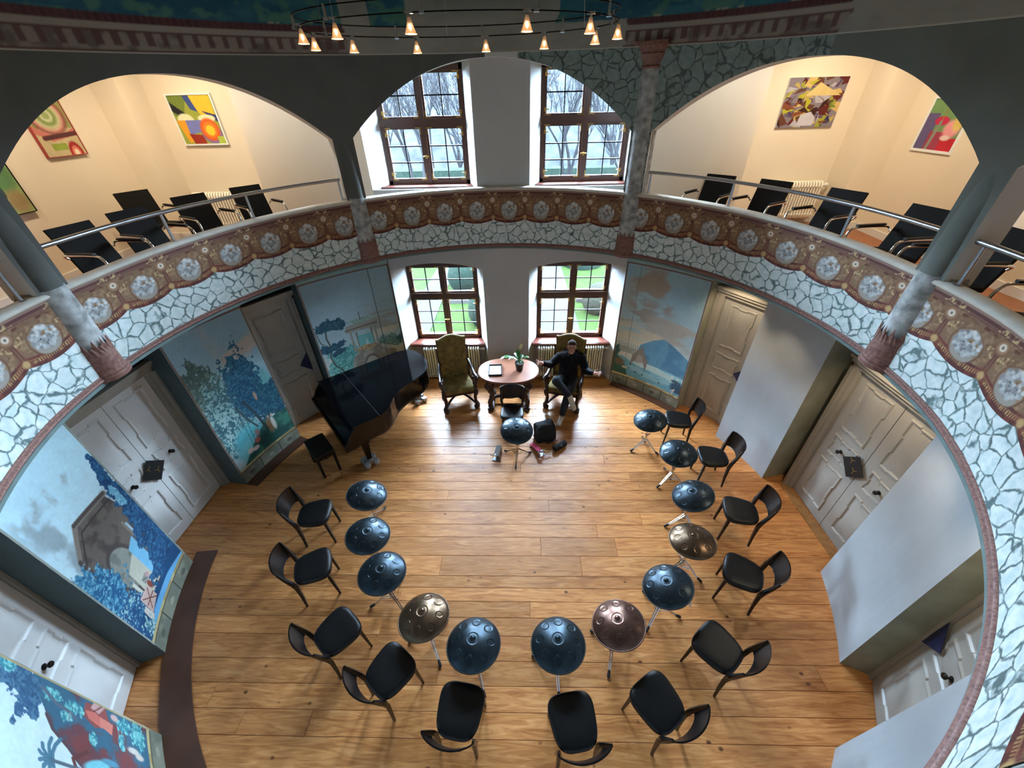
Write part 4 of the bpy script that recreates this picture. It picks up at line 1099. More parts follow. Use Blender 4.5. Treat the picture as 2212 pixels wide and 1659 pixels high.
# ------------------------------------------------------------------ garden outside
gz = -1.1
garden = struct(MB().box((0, 47, gz - .15), (120, 79, .3)).obj('lawn', M['grass']), 'green lawn outside the windows')
tag(MB().prism([(.1, 9.6), (1.9, 9.6), (1.6, 30), (.4, 30)], gz, gz + .02).obj('gravel_path', M['gravel']), 'pale gravel path running away from the house', 'path')
tag(MB().prism([(-14, 8.3), (14, 8.3), (14, 9.6), (-14, 9.6)], gz, gz + .02).obj('gravel_walk', M['gravel']), 'pale gravel walk along the house wall', 'path')
tag(MB().prism([(-4.0, 9.6), (-3.0, 9.6), (-3.0, 18.9), (-3.8, 18.9)], gz, gz + .02).obj('gravel_path', M['gravel']), 'narrow pale gravel path beside the lawn', 'path')
for y_, l_ in ((9.9, 'near'), (13.4, 'far')):
    o = MB(); 
    for xa, xb in ((-12, -4.1), (-2.9, 0.0), (2.0, 12)): o.box(((xa + xb) / 2, y_, gz + .06), (xb - xa, .12, .14))
    tag(o.obj('stone_kerb', M['stone']), 'low pale stone kerb on the %s edge of the lawn' % l_, 'kerb')
def lump(name, c, r, mat, label, cat, kind='ball', grp=None):
    mb = MB()
    if kind == 'ball':
        mb.ball(c, r, 20, 14)
    elif kind == 'cone':
        mb.lathe([(r[0], 0), (r[0] * 1.02, r[2] * .1), (r[0] * .7, r[2] * .5), (r[0] * .25, r[2] * .93), (0, r[2])], 18, c)
    else:
        mb.box((c[0], c[1], c[2] + r[2] / 2), r)
    v = np.array(mb.v); n = fbm(v[:, 0] * 3 + v[:, 2] * 2, v[:, 1] * 3 + v[:, 2], 7, 3)
    ctr = np.array([c[0], c[1], c[2] + (r[2] / 2 if kind != 'ball' else 0)])
    v = ctr + (v - ctr) * (1 + .12 * (n[:, None] - .5)); mb.v = [tuple(p) for p in v]
    return tag(mb.obj(name, mat, smooth=60), label, cat, grp)
lump('clipped_bush', (-2.0, 14.7, gz + .6), (.9, .8, .85), M['hedge'], 'rounded dark clipped bush beyond the left window', 'bush')
lump('clipped_bush', (-1.1, 11.8, gz + .5), (.7, .65, .75), M['hedge'], 'rounded dark clipped bush close to the path', 'bush')
lump('clipped_bush', (2.7, 12.6, gz + .4), (.6, .55, .6), M['hedge2'], 'dry brownish bush right of the path', 'bush')
lump('topiary_cone', (-.75, 17.6, gz), (.85, 1.0, 2.3), M['hedge'], 'cone shaped topiary beyond the right window', 'bush', 'cone')
lump('topiary_cone', (2.75, 17.6, gz), (.9, .9, 2.2), M['hedge'], 'cone shaped topiary beside the gravel path', 'bush', 'cone')
lump('hedge', (-4.2, 19.5, gz), (5.2, .9, 1.0), M['hedge2'], 'long low brownish hedge beyond the left window', 'hedge', 'box')
lump('hedge', (4.8, 20.5, gz), (4.5, .9, 1.0), M['hedge2'], 'long low brownish hedge beyond the right window', 'hedge', 'box')
lump('clipped_bush', (-5.0, 12.0, gz + .4), (.8, .7, .7), M['hedge2'], 'dry brownish bush left of the narrow path', 'bush')
lump('hedge', (0, 31, gz), (60, 1.4, 2.4), M['hedge'], 'tall dark hedge closing the garden', 'hedge', 'box')
hm = MB(); hxs = np.linspace(-75, 75, 61); hys = np.linspace(46, 85, 14)
def hill_fn(u, w):
    t_ = (w - 46) / 39; return (u, w, gz - .3 + (13.5 + 2.5 * math.sin(u * .09) + 2 * float(vnoise(u * .3, w * .3, 4))) * math.sin(min(1, t_ * 1.15) * PI / 2) ** .8)
hm.grid(hill_fn, hxs, hys); struct(hm.obj('wooded_hill', M['hill'], smooth=60, fix=False), 'hazy slope of bare woodland beyond the park')
def tree(x, y, h, seed, label):
    r = random.Random(seed); mb = MB()
    def grow(p, d, L, rad, depth):
        n = 3; pts = [p]; q = p.copy(); dd = d.copy()
        for i in range(n):
            dd = (dd + Vector((r.uniform(-.14, .14), r.uniform(-.14, .14), r.uniform(-.02, .1)))).normalized()
            q = q + dd * (L / n); pts.append(q.copy())
        mb.tube(pts, [lerp(rad, rad * .6, i / n) for i in range(n + 1)], 5 if depth > 2 else 3)
        if depth == 0: return
        for k in range(3 if depth > 2 else 4):
            a = r.uniform(0, 2 * PI); tl = r.uniform(.3, .62)
            nd_ = (dd + Vector((math.cos(a), math.sin(a), r.uniform(.0, .5))) * tl).normalized()
            s = pts[-1] if k == 0 else pts[r.choice((2, 3))]
            grow(s, nd_, L * r.uniform(.6, .8), rad * .55, depth - 1)
    grow(Vector((x, y, gz)), Vector((0, 0, 1)), h * .3, h * .018, 5)
    tag(mb.obj('bare_tree', M['bark'], fix=False), label, 'tree', 'bare trees in the park')
for i, (x, y_, h) in enumerate(((-4.6, 21.6, 9), (-1.7, 21.0, 8.5), (5.6, 21.8, 8), (-6.8, 26.5, 10), (-1.9, 26, 10), (2.9, 26.5, 10), (7.9, 27, 10), (-4.6, 33.5, 11), (.7, 34, 11), (7.0, 33.5, 11), (-8.2, 41, 12), (-2.2, 41.5, 12), (3.6, 41, 12), (11.4, 41.5, 12), (-10.2, 34, 11))):
    tree(x, y_, h, i + 3, 'grey leafless tree standing in the park beyond the windows')

# ------------------------------------------------------------------ handpans on tripod stands
def steel_mat(name, c1, c2, rough=.34):
    m, nt, b = new_mat(name)
    tc = nd(nt, 'ShaderNodeTexCoord'); no = nd(nt, 'ShaderNodeTexNoise'); no.inputs['Scale'].default_value = 7; no.inputs['Detail'].default_value = 5
    nt.links.new(tc.outputs['Object'], no.inputs['Vector'])
    cr = nd(nt, 'ShaderNodeValToRGB'); cr.color_ramp.elements[0].position = .3; cr.color_ramp.elements[1].position = .7
    cr.color_ramp.elements[0].color = rgba(c1); cr.color_ramp.elements[1].color = rgba(c2)
    nt.links.new(no.outputs['Fac'], cr.inputs[0]); nt.links.new(cr.outputs[0], b.inputs['Base Color'])
    b.inputs['Metallic'].default_value = .85; b.inputs['Roughness'].default_value = rough
    return m
PAN = dict(dark=steel_mat('blued_nitrided_steel', (40, 49, 56), (62, 73, 80)),
           bronze=steel_mat('bronze_steel', (84, 66, 50), (112, 90, 70), .3),
           copper=steel_mat('copper_brown_steel', (92, 66, 58), (120, 90, 76), .3))
PR_ = .26
def dome_z(r): return .098 * (1 - (r / PR_) ** 2.0) ** .9 if r < PR_ else 0.0
def build_pan(kind):
    mats = PAN[kind]; parts = {}
    prof = [(0.001, dome_z(0))] + [(PR_ * i / 22, dome_z(PR_ * i / 22)) for i in range(1, 22)] + [(.25, .008), (PR_ - .006, .004)]
    parts['upper_shell'] = MB().lathe(prof[::-1], 48).mesh('upper_shell', mats, 50, True)
    parts['lower_shell'] = MB().lathe([(.05, -.135), (.06, -.12), (.12, -.105), (.19, -.075), (.235, -.035), (PR_ - .006, -.004)], 48).mesh('lower_shell', mats, 50, True)
    parts['rim'] = MB().tube([((PR_ - .004) * math.cos(a), (PR_ - .004) * math.sin(a), 0) for a in np.linspace(0, 2 * PI, 48, endpoint=False)], .0065, 8, True).mesh('rim', M['rubber'] if kind == 'dark' else mats, 60, True)
    z0 = dome_z(0)
    parts['ding'] = MB().lathe([(.062, dome_z(.062) - .002), (.06, dome_z(.06) + .003), (.052, dome_z(.052) + .001), (.036, dome_z(.036) - .004), (.029, dome_z(.029) - .002), (.026, z0 + .004), (.018, z0 + .013), (.008, z0 + .018), (.0, z0 + .019)], 28).mesh('ding', mats, 60, True)
    parts['tone_field'] = MB().lathe([(.046, -.003), (.043, .0014), (.036, .0004), (.024, -.003), (.016, -.0045), (.007, -.0055), (.0, -.006)], 20, sy=.84).mesh('tone_field', mats, 60, True)
    return parts
PANM = {k: build_pan(k) for k in PAN}
pans = [('dark', -2.09, 3.28, .28, .08), ('dark', -1.88, 2.68, .18, .05), ('dark', -1.57, 2.22, .08, .05), ('bronze', -1.01, 1.77, -.07, .17), ('dark', -.48, 1.53, -.03, .15),
        ('dark', .33, 1.54, -.06, .13), ('copper', .94, 1.72, -.2, .18), ('dark', 1.54, 2.1, -.32, .16), ('bronze', 1.99, 2.63, -.09, .13), ('dark', 2.23, 3.28, -.37, .08),
        ('dark', 2.29, 4.04, -.16, -.07), ('dark', 2.08, 4.77, -.19, -.05), ('dark', -.09, 4.54, .06, -.22)]
PANLAB = ['dark blue steel handpan on the stand nearest the piano bench', 'dark blue steel handpan between two dark handpans on the piano side', 'dark blue steel handpan next to the bronze handpan on the piano side',
          'bronze handpan between two dark handpans facing the windows', 'dark blue steel handpan beside the pale bronze handpan', 'dark blue steel handpan beside the copper brown handpan', 'copper brown handpan with a warm glint among the dark handpans',
          'dark blue steel handpan with a white tag between the copper and bronze handpans', 'bronze handpan in front of the grey double door', 'dark blue steel handpan next to the bronze one near the grey double door',
          'dark green blue steel handpan in front of the bare plaster pier', 'dark steel handpan in front of the lake mural', 'dark steel handpan in front of the lone chair by the table']
stand_feet = [200, 230, 320, 300, 290, 275, 255, 230, 200, 190, 210, 200, 265]
ZP = .62
STANDLAB = ['the handpan nearest the piano bench', 'the middle dark handpan on the piano side', 'the dark handpan next to the bronze one', 'the bronze handpan facing the windows', 'the dark handpan beside the pale bronze one', 'the dark handpan beside the copper one', 'the copper brown handpan', 'the dark handpan between copper and bronze', 'the bronze handpan by the double door', 'the dark handpan near the double door', 'the dark handpan by the plaster pier', 'the dark handpan by the lake mural', 'the lone handpan by the bag']
for (kind, x, y_, nx, ny), lab, fa, stl in zip(pans, PANLAB, stand_feet, STANDLAB):
    nrm = Vector((nx, ny, 1)).normalized()
    t = thing('handpan', lab, 'handpan', (x, y_, ZP), 0, 'handpans in the circle')
    t.rotation_mode = 'QUATERNION'; t.rotation_quaternion = Vector((0, 0, 1)).rotation_difference(nrm)
    pm = PANM[kind]
    for k in ('upper_shell', 'lower_shell', 'rim', 'ding'): link(k, pm[k], t)
    for i in range(8):
        a = 2 * PI * (i + .5) / 8 + .3; r = .172 if i % 2 else .18
        z = dome_z(r); e = 1e-3; sl = (dome_z(r + e) - dome_z(r - e)) / (2 * e)
        n = Vector((-sl * math.cos(a), -sl * math.sin(a), 1)).normalized()
        f = link('tone_field', pm['tone_field'], t, (r * math.cos(a), r * math.sin(a), z))
        s = 1.12 - .05 * i * .6
        f.rotation_mode = 'QUATERNION'; f.rotation_quaternion = Vector((0, 0, 1)).rotation_difference(n) @ Matrix.Rotation(a, 3, 'Z').to_quaternion()
        f.scale = (s, s, 1)
    # stand
    s = thing('handpan_stand', 'chrome tripod stand under ' + stl, 'stand', (x, y_, 0), 0, 'tripod stands under the handpans')
    top = Vector((0, 0, ZP)) - nrm * .165; c = Vector((-nx * .12, -ny * .12, 0)); base = Vector((0, 0, .12))
    MB().tube([base - Vector((0, 0, .05)), Vector((0, 0, .3))], .016, 10).obj('lower_tube', M['chrome'], s, smooth=50)
    MB().tube([Vector((0, 0, .28)), Vector((0, 0, .41))], .012, 10).obj('upper_tube', M['chrome'], s, smooth=50)
    kb = MB(); kb.box((0, 0, .295), (.044, .04, .04)); kb.tube([(0, 0, .295), (.05, .02, .295)], .008, 8); kb.box((.055, .022, .295), (.034, .012, .02)); kb.obj('clamp', M['chrome'], s, smooth=30)
    MB().lathe([(.018, .095), (.024, .1), (.024, .15), (.018, .155)], 12).obj('leg_collar', M['chrome'], s, smooth=30)
    cr2 = MB(); cr2.tube([(0, 0, .4), tuple(top)], .012, 8)
    u = nrm.orthogonal().normalized(); v = nrm.cross(u)
    for k in range(3):
        a = 2 * PI * k / 3; d = u * math.cos(a) + v * math.sin(a)
        cr2.tube([tuple(top), tuple(top + d * .1 + nrm * .012), tuple(top + d * .125 + nrm * .036)], .008, 6)
    cr2.obj('cradle', M['rubber'], s, smooth=40)
    for k in range(3):
        a = math.radians(fa) + 2 * PI * k / 3; d = Vector((math.cos(a), math.sin(a), 0)); sd = Vector((-d.y, d.x, 0)) * .012
        lg = MB()
        for q in (-1, 1):
            lg.tube([Vector((0, 0, .21)) + d * .012 + sd * q, Vector((0, 0, .065)) + d * .17 + sd * q * .8, d * .235 + Vector((0, 0, .02)) + sd * q * .3], .0065, 6)
            lg.tube([Vector((0, 0, .075)) + sd * q, Vector((0, 0, .115)) + d * .1 + sd * q], .005, 6)
        l = lg.obj('leg', M['chrome'], s, smooth=50)
        ft = MB(); ft.capsule(d * .21 + Vector((0, 0, .034)), d * .255 + Vector((0, 0, .017)), .014, .017, 8); ft.obj('foot', M['rubber'], l, smooth=60)

# a small white paper tag hangs on some rims
for x, y_, z, lab in ((1.70, 1.895, .66, 'white tag on the rim of the dark handpan beside the copper one'), (2.43, 3.86, .62, 'white tag on the rim of the dark handpan by the plaster pier')):
    tag(MB().box((x, y_, z), (.045, .016, .004), .7).obj('price_tag', M['paper']), lab, 'tag', 'paper tags')

# ------------------------------------------------------------------ black chairs of the circle
def seat_outline(s=1.0, n=44):
    pts = []
    for i in range(n):
        a = 2 * PI * i / n; c, q = math.cos(a), math.sin(a); e = 2 / 3.6
        x = abs(c) ** e * (1 if c > 0 else -1); y_ = abs(q) ** e * (1 if q > 0 else -1)
        hw = .194 + .022 * y_ + (.006 * (1 - y_ * y_))
        pts.append((x * hw * s, y_ * .205 * s + .01))
    return pts
def build_chair():
    P = {}
    mb = MB(); layers = [(.90, .452), (.985, .458), (1.0, .470), (.985, .482), (.93, .491), (.8, .496), (.4, .493)]
    n = 44; vs = []
    for s, z in layers: vs += [(x, y_, z) for x, y_ in seat_outline(s)]
    fs = [(k * n + i, k * n + (i + 1) % n, (k + 1) * n + (i + 1) % n, (k + 1) * n + i) for k in range(len(layers) - 1) for i in range(n)]
    fs += [tuple(range(n))[::-1], tuple((len(layers) - 1) * n + i for i in range(n))]
    P['seat'] = [mb.add(vs, fs).mesh('seat', M['leather'], 60, True)]
    fr = MB(); o1 = seat_outline(1.0); o2 = seat_outline(.99)
    fr.add([(x, y_, .437) for x, y_ in o2] + [(x, y_, .4535) for x, y_ in o1], [(i, (i + 1) % n, n + (i + 1) % n, n + i) for i in range(n)] + [tuple(range(n))[::-1], tuple(range(n, 2 * n))])
    P['seat_frame'] = [fr.mesh('seat_frame', M['seatwood'], 60, True)]
    P['leg'] = []
    for s in (-1, 1):
        m = MB(); m.bar((s * .166, .185, 0), (s * .155, .16, .44), .02, .02, (0, 1, 0), w2=.034, h2=.034); P['leg'].append(m.mesh('leg', M['blackwood'], 30, True))
        m = MB(); 
        pts = [(s * .168, -.19, 0), (s * .166, -.178, .2), (s * .17, -.172, .42), (s * .18, -.185, .52), (s * .197, -.215, .66), (s * .208, -.245, .80)]
        wd = [.02, .027, .036, .034, .028, .018]
        for i in range(5): m.bar(pts[i], pts[i + 1], wd[i], wd[i] * 1.1, (0, 1, 0), w2=wd[i + 1], h2=wd[i + 1] * 1.1)
        P['leg'].append(m.mesh('leg', M['blackwood'], 30, True))
    b = MB(); us = np.linspace(-1, 1, 25)
    def back(u, w, t):
        zl = .585 - .075 * u ** 4; zh = .825 - .015 * u * u
        z = zl + (zh - zl) * w
        y_ = -.212 - .075 * (1 - u * u) ** .8 - (z - .66) * .24 + t
        return (.213 * u, y_, z)
    ws = np.linspace(0, 1, 6); front = [back(u, w, .0065) for w in ws for u in us]; rear = [back(u, w, -.0065) for w in ws for u in us]
    nu, nw = 25, 6; N = nu * nw; fs = []
    for j in range(nw - 1):
        for i in range(nu - 1):
            q = (j * nu + i, j * nu + i + 1, (j + 1) * nu + i + 1, (j + 1) * nu + i)
            fs.append(q); fs.append(tuple(N + k for k in q[::-1]))
    ed = [i for i in range(nu)] + [j * nu + nu - 1 for j in range(1, nw)] + [(nw - 1) * nu + i for i in range(nu - 2, -1, -1)] + [j * nu for j in range(nw - 2, 0, -1)]
    for k in range(len(ed)): a, c = ed[k], ed[(k + 1) % len(ed)]; fs.append((a, N + a, N + c, c))
    P['backrest'] = [b.add(front + rear, fs).mesh('backrest', M['blackwood'], 50, True)]
    return P
CH = build_chair()
def put_chair(x, y_, face, label):
    t = thing('chair', label, 'chair', (x, y_, 0), math.radians(face - 90), 'black wooden chairs of the circle')
    for k, ms in CH.items():
        for me in ms: link(k, me, t)
    return t
for a in ((-2.78, 3.10, 11, 'black chair behind the handpan nearest the piano bench'), (-2.48, 2.37, 24, 'black chair beside the ruin mural, behind the middle piano side handpan'), (-1.92, 1.68, 52, 'black chair behind the dark handpan next to the bronze one on the piano side'),
          (-1.28, 1.35, 54, 'black chair behind the pale bronze handpan, turned to the windows'), (-.57, 1.06, 82, 'black chair behind the dark handpan right of the pale bronze one'), (.43, 1.0, 99, 'black chair behind the dark handpan beside the copper one'),
          (1.2, 1.14, 122, 'black chair behind the copper brown handpan'), (1.91, 1.58, 128, 'black chair behind the tagged dark handpan by the copper one'), (2.5, 2.33, 151, 'black chair with a lit seat in front of the bare pier by the double door'),
          (2.85, 3.16, 166, 'black chair in front of the grey double door'), (2.88, 4.12, 174, 'black chair standing against the bare plaster pier near the lake mural'), (2.64, 4.97, 168, 'black chair in front of the narrow door by the lake mural'),
          (-.18, 5.20, 270, 'black chair in front of the oval table')):
    put_chair(*a)

# ------------------------------------------------------------------ grand piano and bench
PO = (-3.14, 4.69); PA = math.radians(-49)
piano = thing('grand_piano', 'black lacquered grand piano with closed lid beside the window', 'piano', (*PO, 0), PA)
lid_out = [(-.79, .15), (.79, .147)]
bent = smooth_path([(.79, .147, 0), (.795, .40, 0), (.785, .60, 0), (.70, .76, 0), (.58, .875, 0), (.46, 1.0, 0), (.355, 1.2, 0), (.29, 1.42, 0), (.2, 1.66, 0), (.06, 1.82, 0), (-.15, 1.915, 0), (-.40, 1.945, 0), (-.60, 1.92, 0), (-.74, 1.82, 0), (-.80, 1.62, 0)], 5)
bent = [(p.x, p.y) for p in bent]
out = [(-.79, .15)] + bent
hing = .575
def clip_y(poly, y0, keep_above):
    o = []
    for i in range(len(poly)):
        a, b = poly[i], poly[(i + 1) % len(poly)]
        ia, ib = (a[1] >= y0) == keep_above, (b[1] >= y0) == keep_above
        if ia: o.append(a)
        if ia != ib:
            t = (y0 - a[1]) / (b[1] - a[1]); o.append((a[0] + t * (b[0] - a[0]), y0))
    return o
def scale_poly(poly, s, c=(-.1, .9)): return [(c[0] + (x - c[0]) * s, c[1] + (y_ - c[1]) * s) for x, y_ in poly]
body = MB(); body.prism(scale_poly(out, .985), .66, .965); body.obj('case', M['piano'], piano, smooth=40)
MB().prism(clip_y(out, hing + .003, True), .972, .996).obj('lid', M['piano'], piano, smooth=40)
MB().prism(clip_y(out, hing - .003, False), .972, .996).obj('lid_flap', M['piano'], piano, smooth=40)
MB().tube([(-.78, hing, .9968), (.785, hing, .9968)], .0025, 6).obj('lid_hinge', M['steel'], piano)
MB().prism(scale_poly(clip_y(out, .3, True), .95), .6, .662).obj('bottom_frame', M['pianosat'], piano)
MB().box((0, .075, .645), (1.52, .25, .1)).obj('key_bed', M['piano'], piano)
for s in (-1, 1):
    mb = MB(); prof = [(-.05, .6), (-.05, .72), (0, .75), (.06, .86), (.16, .965), (.16, .6)]
    mb.extrude([(s * .745, a, b) for a, b in prof], (s * .045, 0, 0)); mb.obj('cheek', M['piano'], piano)
mb = MB(); mb.extrude([(-.74, -.02, .70), (-.74, .0, .745), (-.74, .13, .80), (-.74, .15, .965), (-.74, .17, .965), (-.74, .17, .68)], (1.48, 0, 0)); mb.obj('fallboard', M['piano'], piano, smooth=20)
mb = MB(); mb.box((0, -.035, .685), (1.5, .03, .07)); mb.obj('key_slip', M['piano'], piano)
for lx, ly in ((-.6, .27), (.6, .27), (-.36, 1.72)):
    lg = MB(); lg.bar((lx, ly, .6), (lx, ly, .5), .15, .15, (0, 1, 0)); lg.bar((lx, ly, .5), (lx, ly, .12), .115, .115, (0, 1, 0), w2=.075, h2=.075)
    l = lg.obj('leg', M['piano'], piano, smooth=30)
    d = MB(); 
    for k in range(4):
        a = PI / 4 + k * PI / 2; c, s = math.cos(a), math.sin(a)
        d.lathe([(.045, .012), (.052, .03), (.052, .085), (.046, .098), (.0, .1)], 18, (lx + c * .105, ly + s * .105, 0)); d.bar((lx, ly, .07), (lx + c * .1, ly + s * .1, .07), .05, .03)
    d.lathe([(.05, .05), (.055, .06), (.05, .13), (.0, .13)], 16, (lx, ly, 0))
    d.obj('dolly', M['dolly'], l, smooth=40)
    w = MB()
    for k in range(4):
        a = PI / 4 + k * PI / 2; w.lathe([(.0, 0), (.028, 0), (.028, .03), (0, .03)], 10, (lx + math.cos(a) * .105, ly + math.sin(a) * .105, 0))
    w.obj('caster', M['rubber'], l)
ly_ = MB(); ly_.box((-.12, .42, .36), (.03, .03, .5)); ly_.box((.12, .42, .36), (.03, .03, .5)); ly_.box((0, .42, .13), (.34, .1, .08)); ly_.obj('pedal_lyre', M['piano'], piano)
for k in (-1, 0, 1): MB().box((k * .08, .34, .1), (.03, .14, .012)).obj('pedal', M['brass'], piano)
# small brass corner pieces on the lid edge
bench = thing('piano_bench', 'black piano bench with padded top beside the grove mural', 'bench', (-3.26, 4.36, 0), math.radians(-47))
mb = MB(); mb.box((0, 0, .455), (.53, .31, .05)); o = mb.obj('cushion', M['leather'], bench)
bv = o.modifiers.new('bevel', 'BEVEL'); bv.width = .018; bv.segments = 3
MB().box((0, 0, .405), (.52, .30, .06)).obj('apron', M['blackwood'], bench)
for sx in (-1, 1):
    for sy in (-1, 1): MB().bar((sx * .235, sy * .125, 0), (sx * .235, sy * .125, .39), .034, .034, (0, 1, 0), w2=.045, h2=.045).obj('leg', M['blackwood'], bench)
    MB().lathe([(.0, 0), (.022, 0), (.026, .01), (.026, .03), (.0, .034)], 14, (sx * .26, 0, .405), Matrix.Rotation(sx * PI / 2, 3, 'Y')).obj('height_knob', M['blackwood'], bench, smooth=40)

# ------------------------------------------------------------------ carved armchairs
def turned(mb, a, b, prof, n=12):
    a, b = Vector(a), Vector(b); d = b - a; L = d.length; R = Vector((0, 0, 1)).rotation_difference(d).to_matrix()
    mb.lathe([(r, z * L) for r, z in prof], n, a, R)
def armchair(x, y_, face, label):
    t = thing('armchair', label, 'armchair', (x, y_, 0), math.radians(face - 90))
    # seat (front towards +y)
    n = 10; mb = MB(); vs = []
    lay = [(1.0, .40), (1.0, .455), (.98, .475), (.9, .49), (.6, .5)]
    base = [(-.25, -.27), (.25, -.27), (.31, .28), (-.31, .28)]
    ring = []
    for i in range(4):
        p, q = base[i], base[(i + 1) % 4]
        for k in range(n): ring.append((lerp(p[0], q[0], k / n), lerp(p[1], q[1], k / n)))
    m = len(ring)
    for s, z in lay: vs += [(px * s, py * s, z) for px, py in ring]
    fs = [(k * m + i, k * m + (i + 1) % m, (k + 1) * m + (i + 1) % m, (k + 1) * m + i) for k in range(len(lay) - 1) for i in range(m)] + [tuple(range(m))[::-1], tuple((len(lay) - 1) * m + i for i in range(m))]
    mb.add(vs, fs).obj('seat', M['velvet'], t, smooth=50)
    # tall padded back with an arched top, leaning slightly
    def top(u): return 1.24 + .085 * (math.cos(u * PI) * .5 + .5) ** .8 - .0 * abs(u) + (.02 * max(0, abs(u) - .82) / .18)
    us = np.linspace(-1, 1, 25); ws = np.linspace(0, 1, 14); fr, rr = [], []
    for w in ws:
        for u in us:
            z = .47 + (top(u) - .47) * w; hw = lerp(.255, .285, w)
            yy = -.245 - (z - .47) * .14; puff = .03 * (1 - u ** 4) * (1 - (2 * w - 1) ** 6)
            fr.append((u * hw, yy + .025 + puff, z)); rr.append((u * hw, yy - .03, z))
    nu, nw = 25, 14; N = nu * nw; fs = []
    for j in range(nw - 1):
        for i in range(nu - 1):
            q = (j * nu + i, j * nu + i + 1, (j + 1) * nu + i + 1, (j + 1) * nu + i); fs.append(q[::-1]); fs.append(tuple(N + k for k in q))
    ed = [i for i in range(nu)] + [j * nu + nu - 1 for j in range(1, nw)] + [(nw - 1) * nu + i for i in range(nu - 2, -1, -1)] + [j * nu for j in range(nw - 2, 0, -1)]
    for k in range(len(ed)): a, c = ed[k], ed[(k + 1) % len(ed)]; fs.append((a, c, N + c, N + a))
    MB().add(fr + rr, fs).obj('backrest', M['velvet'], t, smooth=50)
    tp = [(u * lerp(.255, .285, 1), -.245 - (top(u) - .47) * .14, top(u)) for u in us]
    MB().tube(tp, .022, 8).obj('top_trim', M['backlit_edge'], t, smooth=60)
    carve = [(.03, 0), (.045, .02), (.045, .06), (.028, .09), (.036, .14), (.042, .22), (.03, .3), (.026, .36), (.042, .42), (.046, .5), (.03, .58), (.026, .66), (.036, .74), (.044, .8), (.04, .9), (.04, 1.0)]
    for s in (-1, 1):
        # front leg: scrolled baluster with a bun foot, carried on up to the arm
        m1 = MB(); pts = smooth_path([(s * .30, .28, .03), (s * .315, .30, .09), (s * .29, .275, .17), (s * .285, .265, .27), (s * .305, .28, .36), (s * .30, .27, .44)], 4)
        m1.tube(pts, [lerp(.048, .04, abs(math.sin(i * .55))) * (.75 if 5 < i < 14 else 1) for i in range(len(pts))], 10); m1.ball((s * .30, .29, .043), (.058, .06, .043), 12, 8); m1.obj('front_leg', M['carved'], t, smooth=60)
        m2 = MB(); pts = smooth_path([(s * .27, -.27, .03), (s * .275, -.285, .1), (s * .25, -.25, .22), (s * .255, -.255, .42)], 4)
        m2.tube(pts, .036, 10); m2.ball((s * .27, -.28, .042), (.05, .055, .042), 10, 8); m2.obj('rear_leg', M['carved'], t, smooth=60)
        m3 = MB(); turned(m3, (s * .30, .255, .42), (s * .315, .2, .70), carve); m3.obj('arm_post', M['carved'], t, smooth=60)
        m4 = MB(); pts = smooth_path([(s * .275, -.27, .80), (s * .295, -.15, .79), (s * .315, .02, .735), (s * .325, .18, .72), (s * .335, .29, .735), (s * .335, .34, .705), (s * .335, .32, .67)], 5)
        m4.tube(pts, [lerp(.026, .04, i / len(pts)) for i in range(len(pts))], 10); m4.obj('arm', M['carved'], t, smooth=60)
        m5 = MB(); m5.bar((s * .272, -.26, .42), (s * .288, -.345, 1.1), .035, .05, (0, 1, 0)); m5.obj('back_post', M['carved'], t)
    m6 = MB(); m6.box((0, .265, .385), (.58, .04, .05)); m6.box((0, -.25, .385), (.5, .04, .05))
    for s in (-1, 1): m6.bar((s * .3, .26, .385), (s * .255, -.25, .385), .04, .05)
    m6.obj('seat_rail', M['carved'], t)
    m7 = MB()
    for sx, sy in ((-1, 1), (1, 1), (-1, -1), (1, -1)):
        m7.tube(smooth_path([(sx * .28, sy * .27, .12), (sx * .2, sy * .14, .15), (sx * .12, sy * .11, .22), (0, 0, .24)], 5), .024, 8)
    m7.ball((0, 0, .25), (.04, .04, .035), 10, 8); m7.obj('stretcher', M['carved'], t, smooth=60)
    return t
armchair(-1.26, 6.07, 287, 'empty carved armchair with olive velvet beside the piano tail')
armchair(.83, 6.05, 253, 'carved armchair with olive velvet under the seated man')

# ------------------------------------------------------------------ oval table and what stands on it
TC = (-.26, 6.07)
table = thing('oval_table', 'oval walnut table with carved figure legs between the armchairs', 'table', (*TC, 0))
def oval(a, b, n=64, e=2.35): 
    r = []
    for i in range(n):
        t_ = 2 * PI * i / n; c, s = math.cos(t_), math.sin(t_)
        r.append((a * abs(c) ** (2 / e) * (1 if c >= 0 else -1), b * abs(s) ** (2 / e) * (1 if s >= 0 else -1)))
    return r
mb = MB(); lay = [(.985, .722), (1.0, .73), (1.0, .742), (.985, .752), (.975, .758), (.6, .758)]; n = 64; vs = []
for s, z in lay: vs += [(x * s, y_ * s, z) for x, y_ in oval(.575, .43)]
mb.add(vs, [(k * n + i, k * n + (i + 1) % n, (k + 1) * n + (i + 1) % n, (k + 1) * n + i) for k in range(len(lay) - 1) for i in range(n)] + [tuple(range(n))[::-1], tuple((len(lay) - 1) * n + i for i in range(n))])
mb.obj('table_top', M['tabletop'], table, smooth=35)
mb = MB(); ap_ = [oval(.52, .375), oval(.53, .385), oval(.47, .33), oval(.44, .3)]; zs_ = [.722, .69, .655, .65]; vs = []
for o_, z in zip(ap_, zs_): vs += [(x, y_, z) for x, y_ in o_]
mb.add(vs, [(k * n + i, k * n + (i + 1) % n, (k + 1) * n + (i + 1) % n, (k + 1) * n + i) for k in range(3) for i in range(n)] + [tuple(range(n)), tuple(3 * n + i for i in range(n))[::-1]])
mb.obj('apron', M['carved'], table, smooth=40)
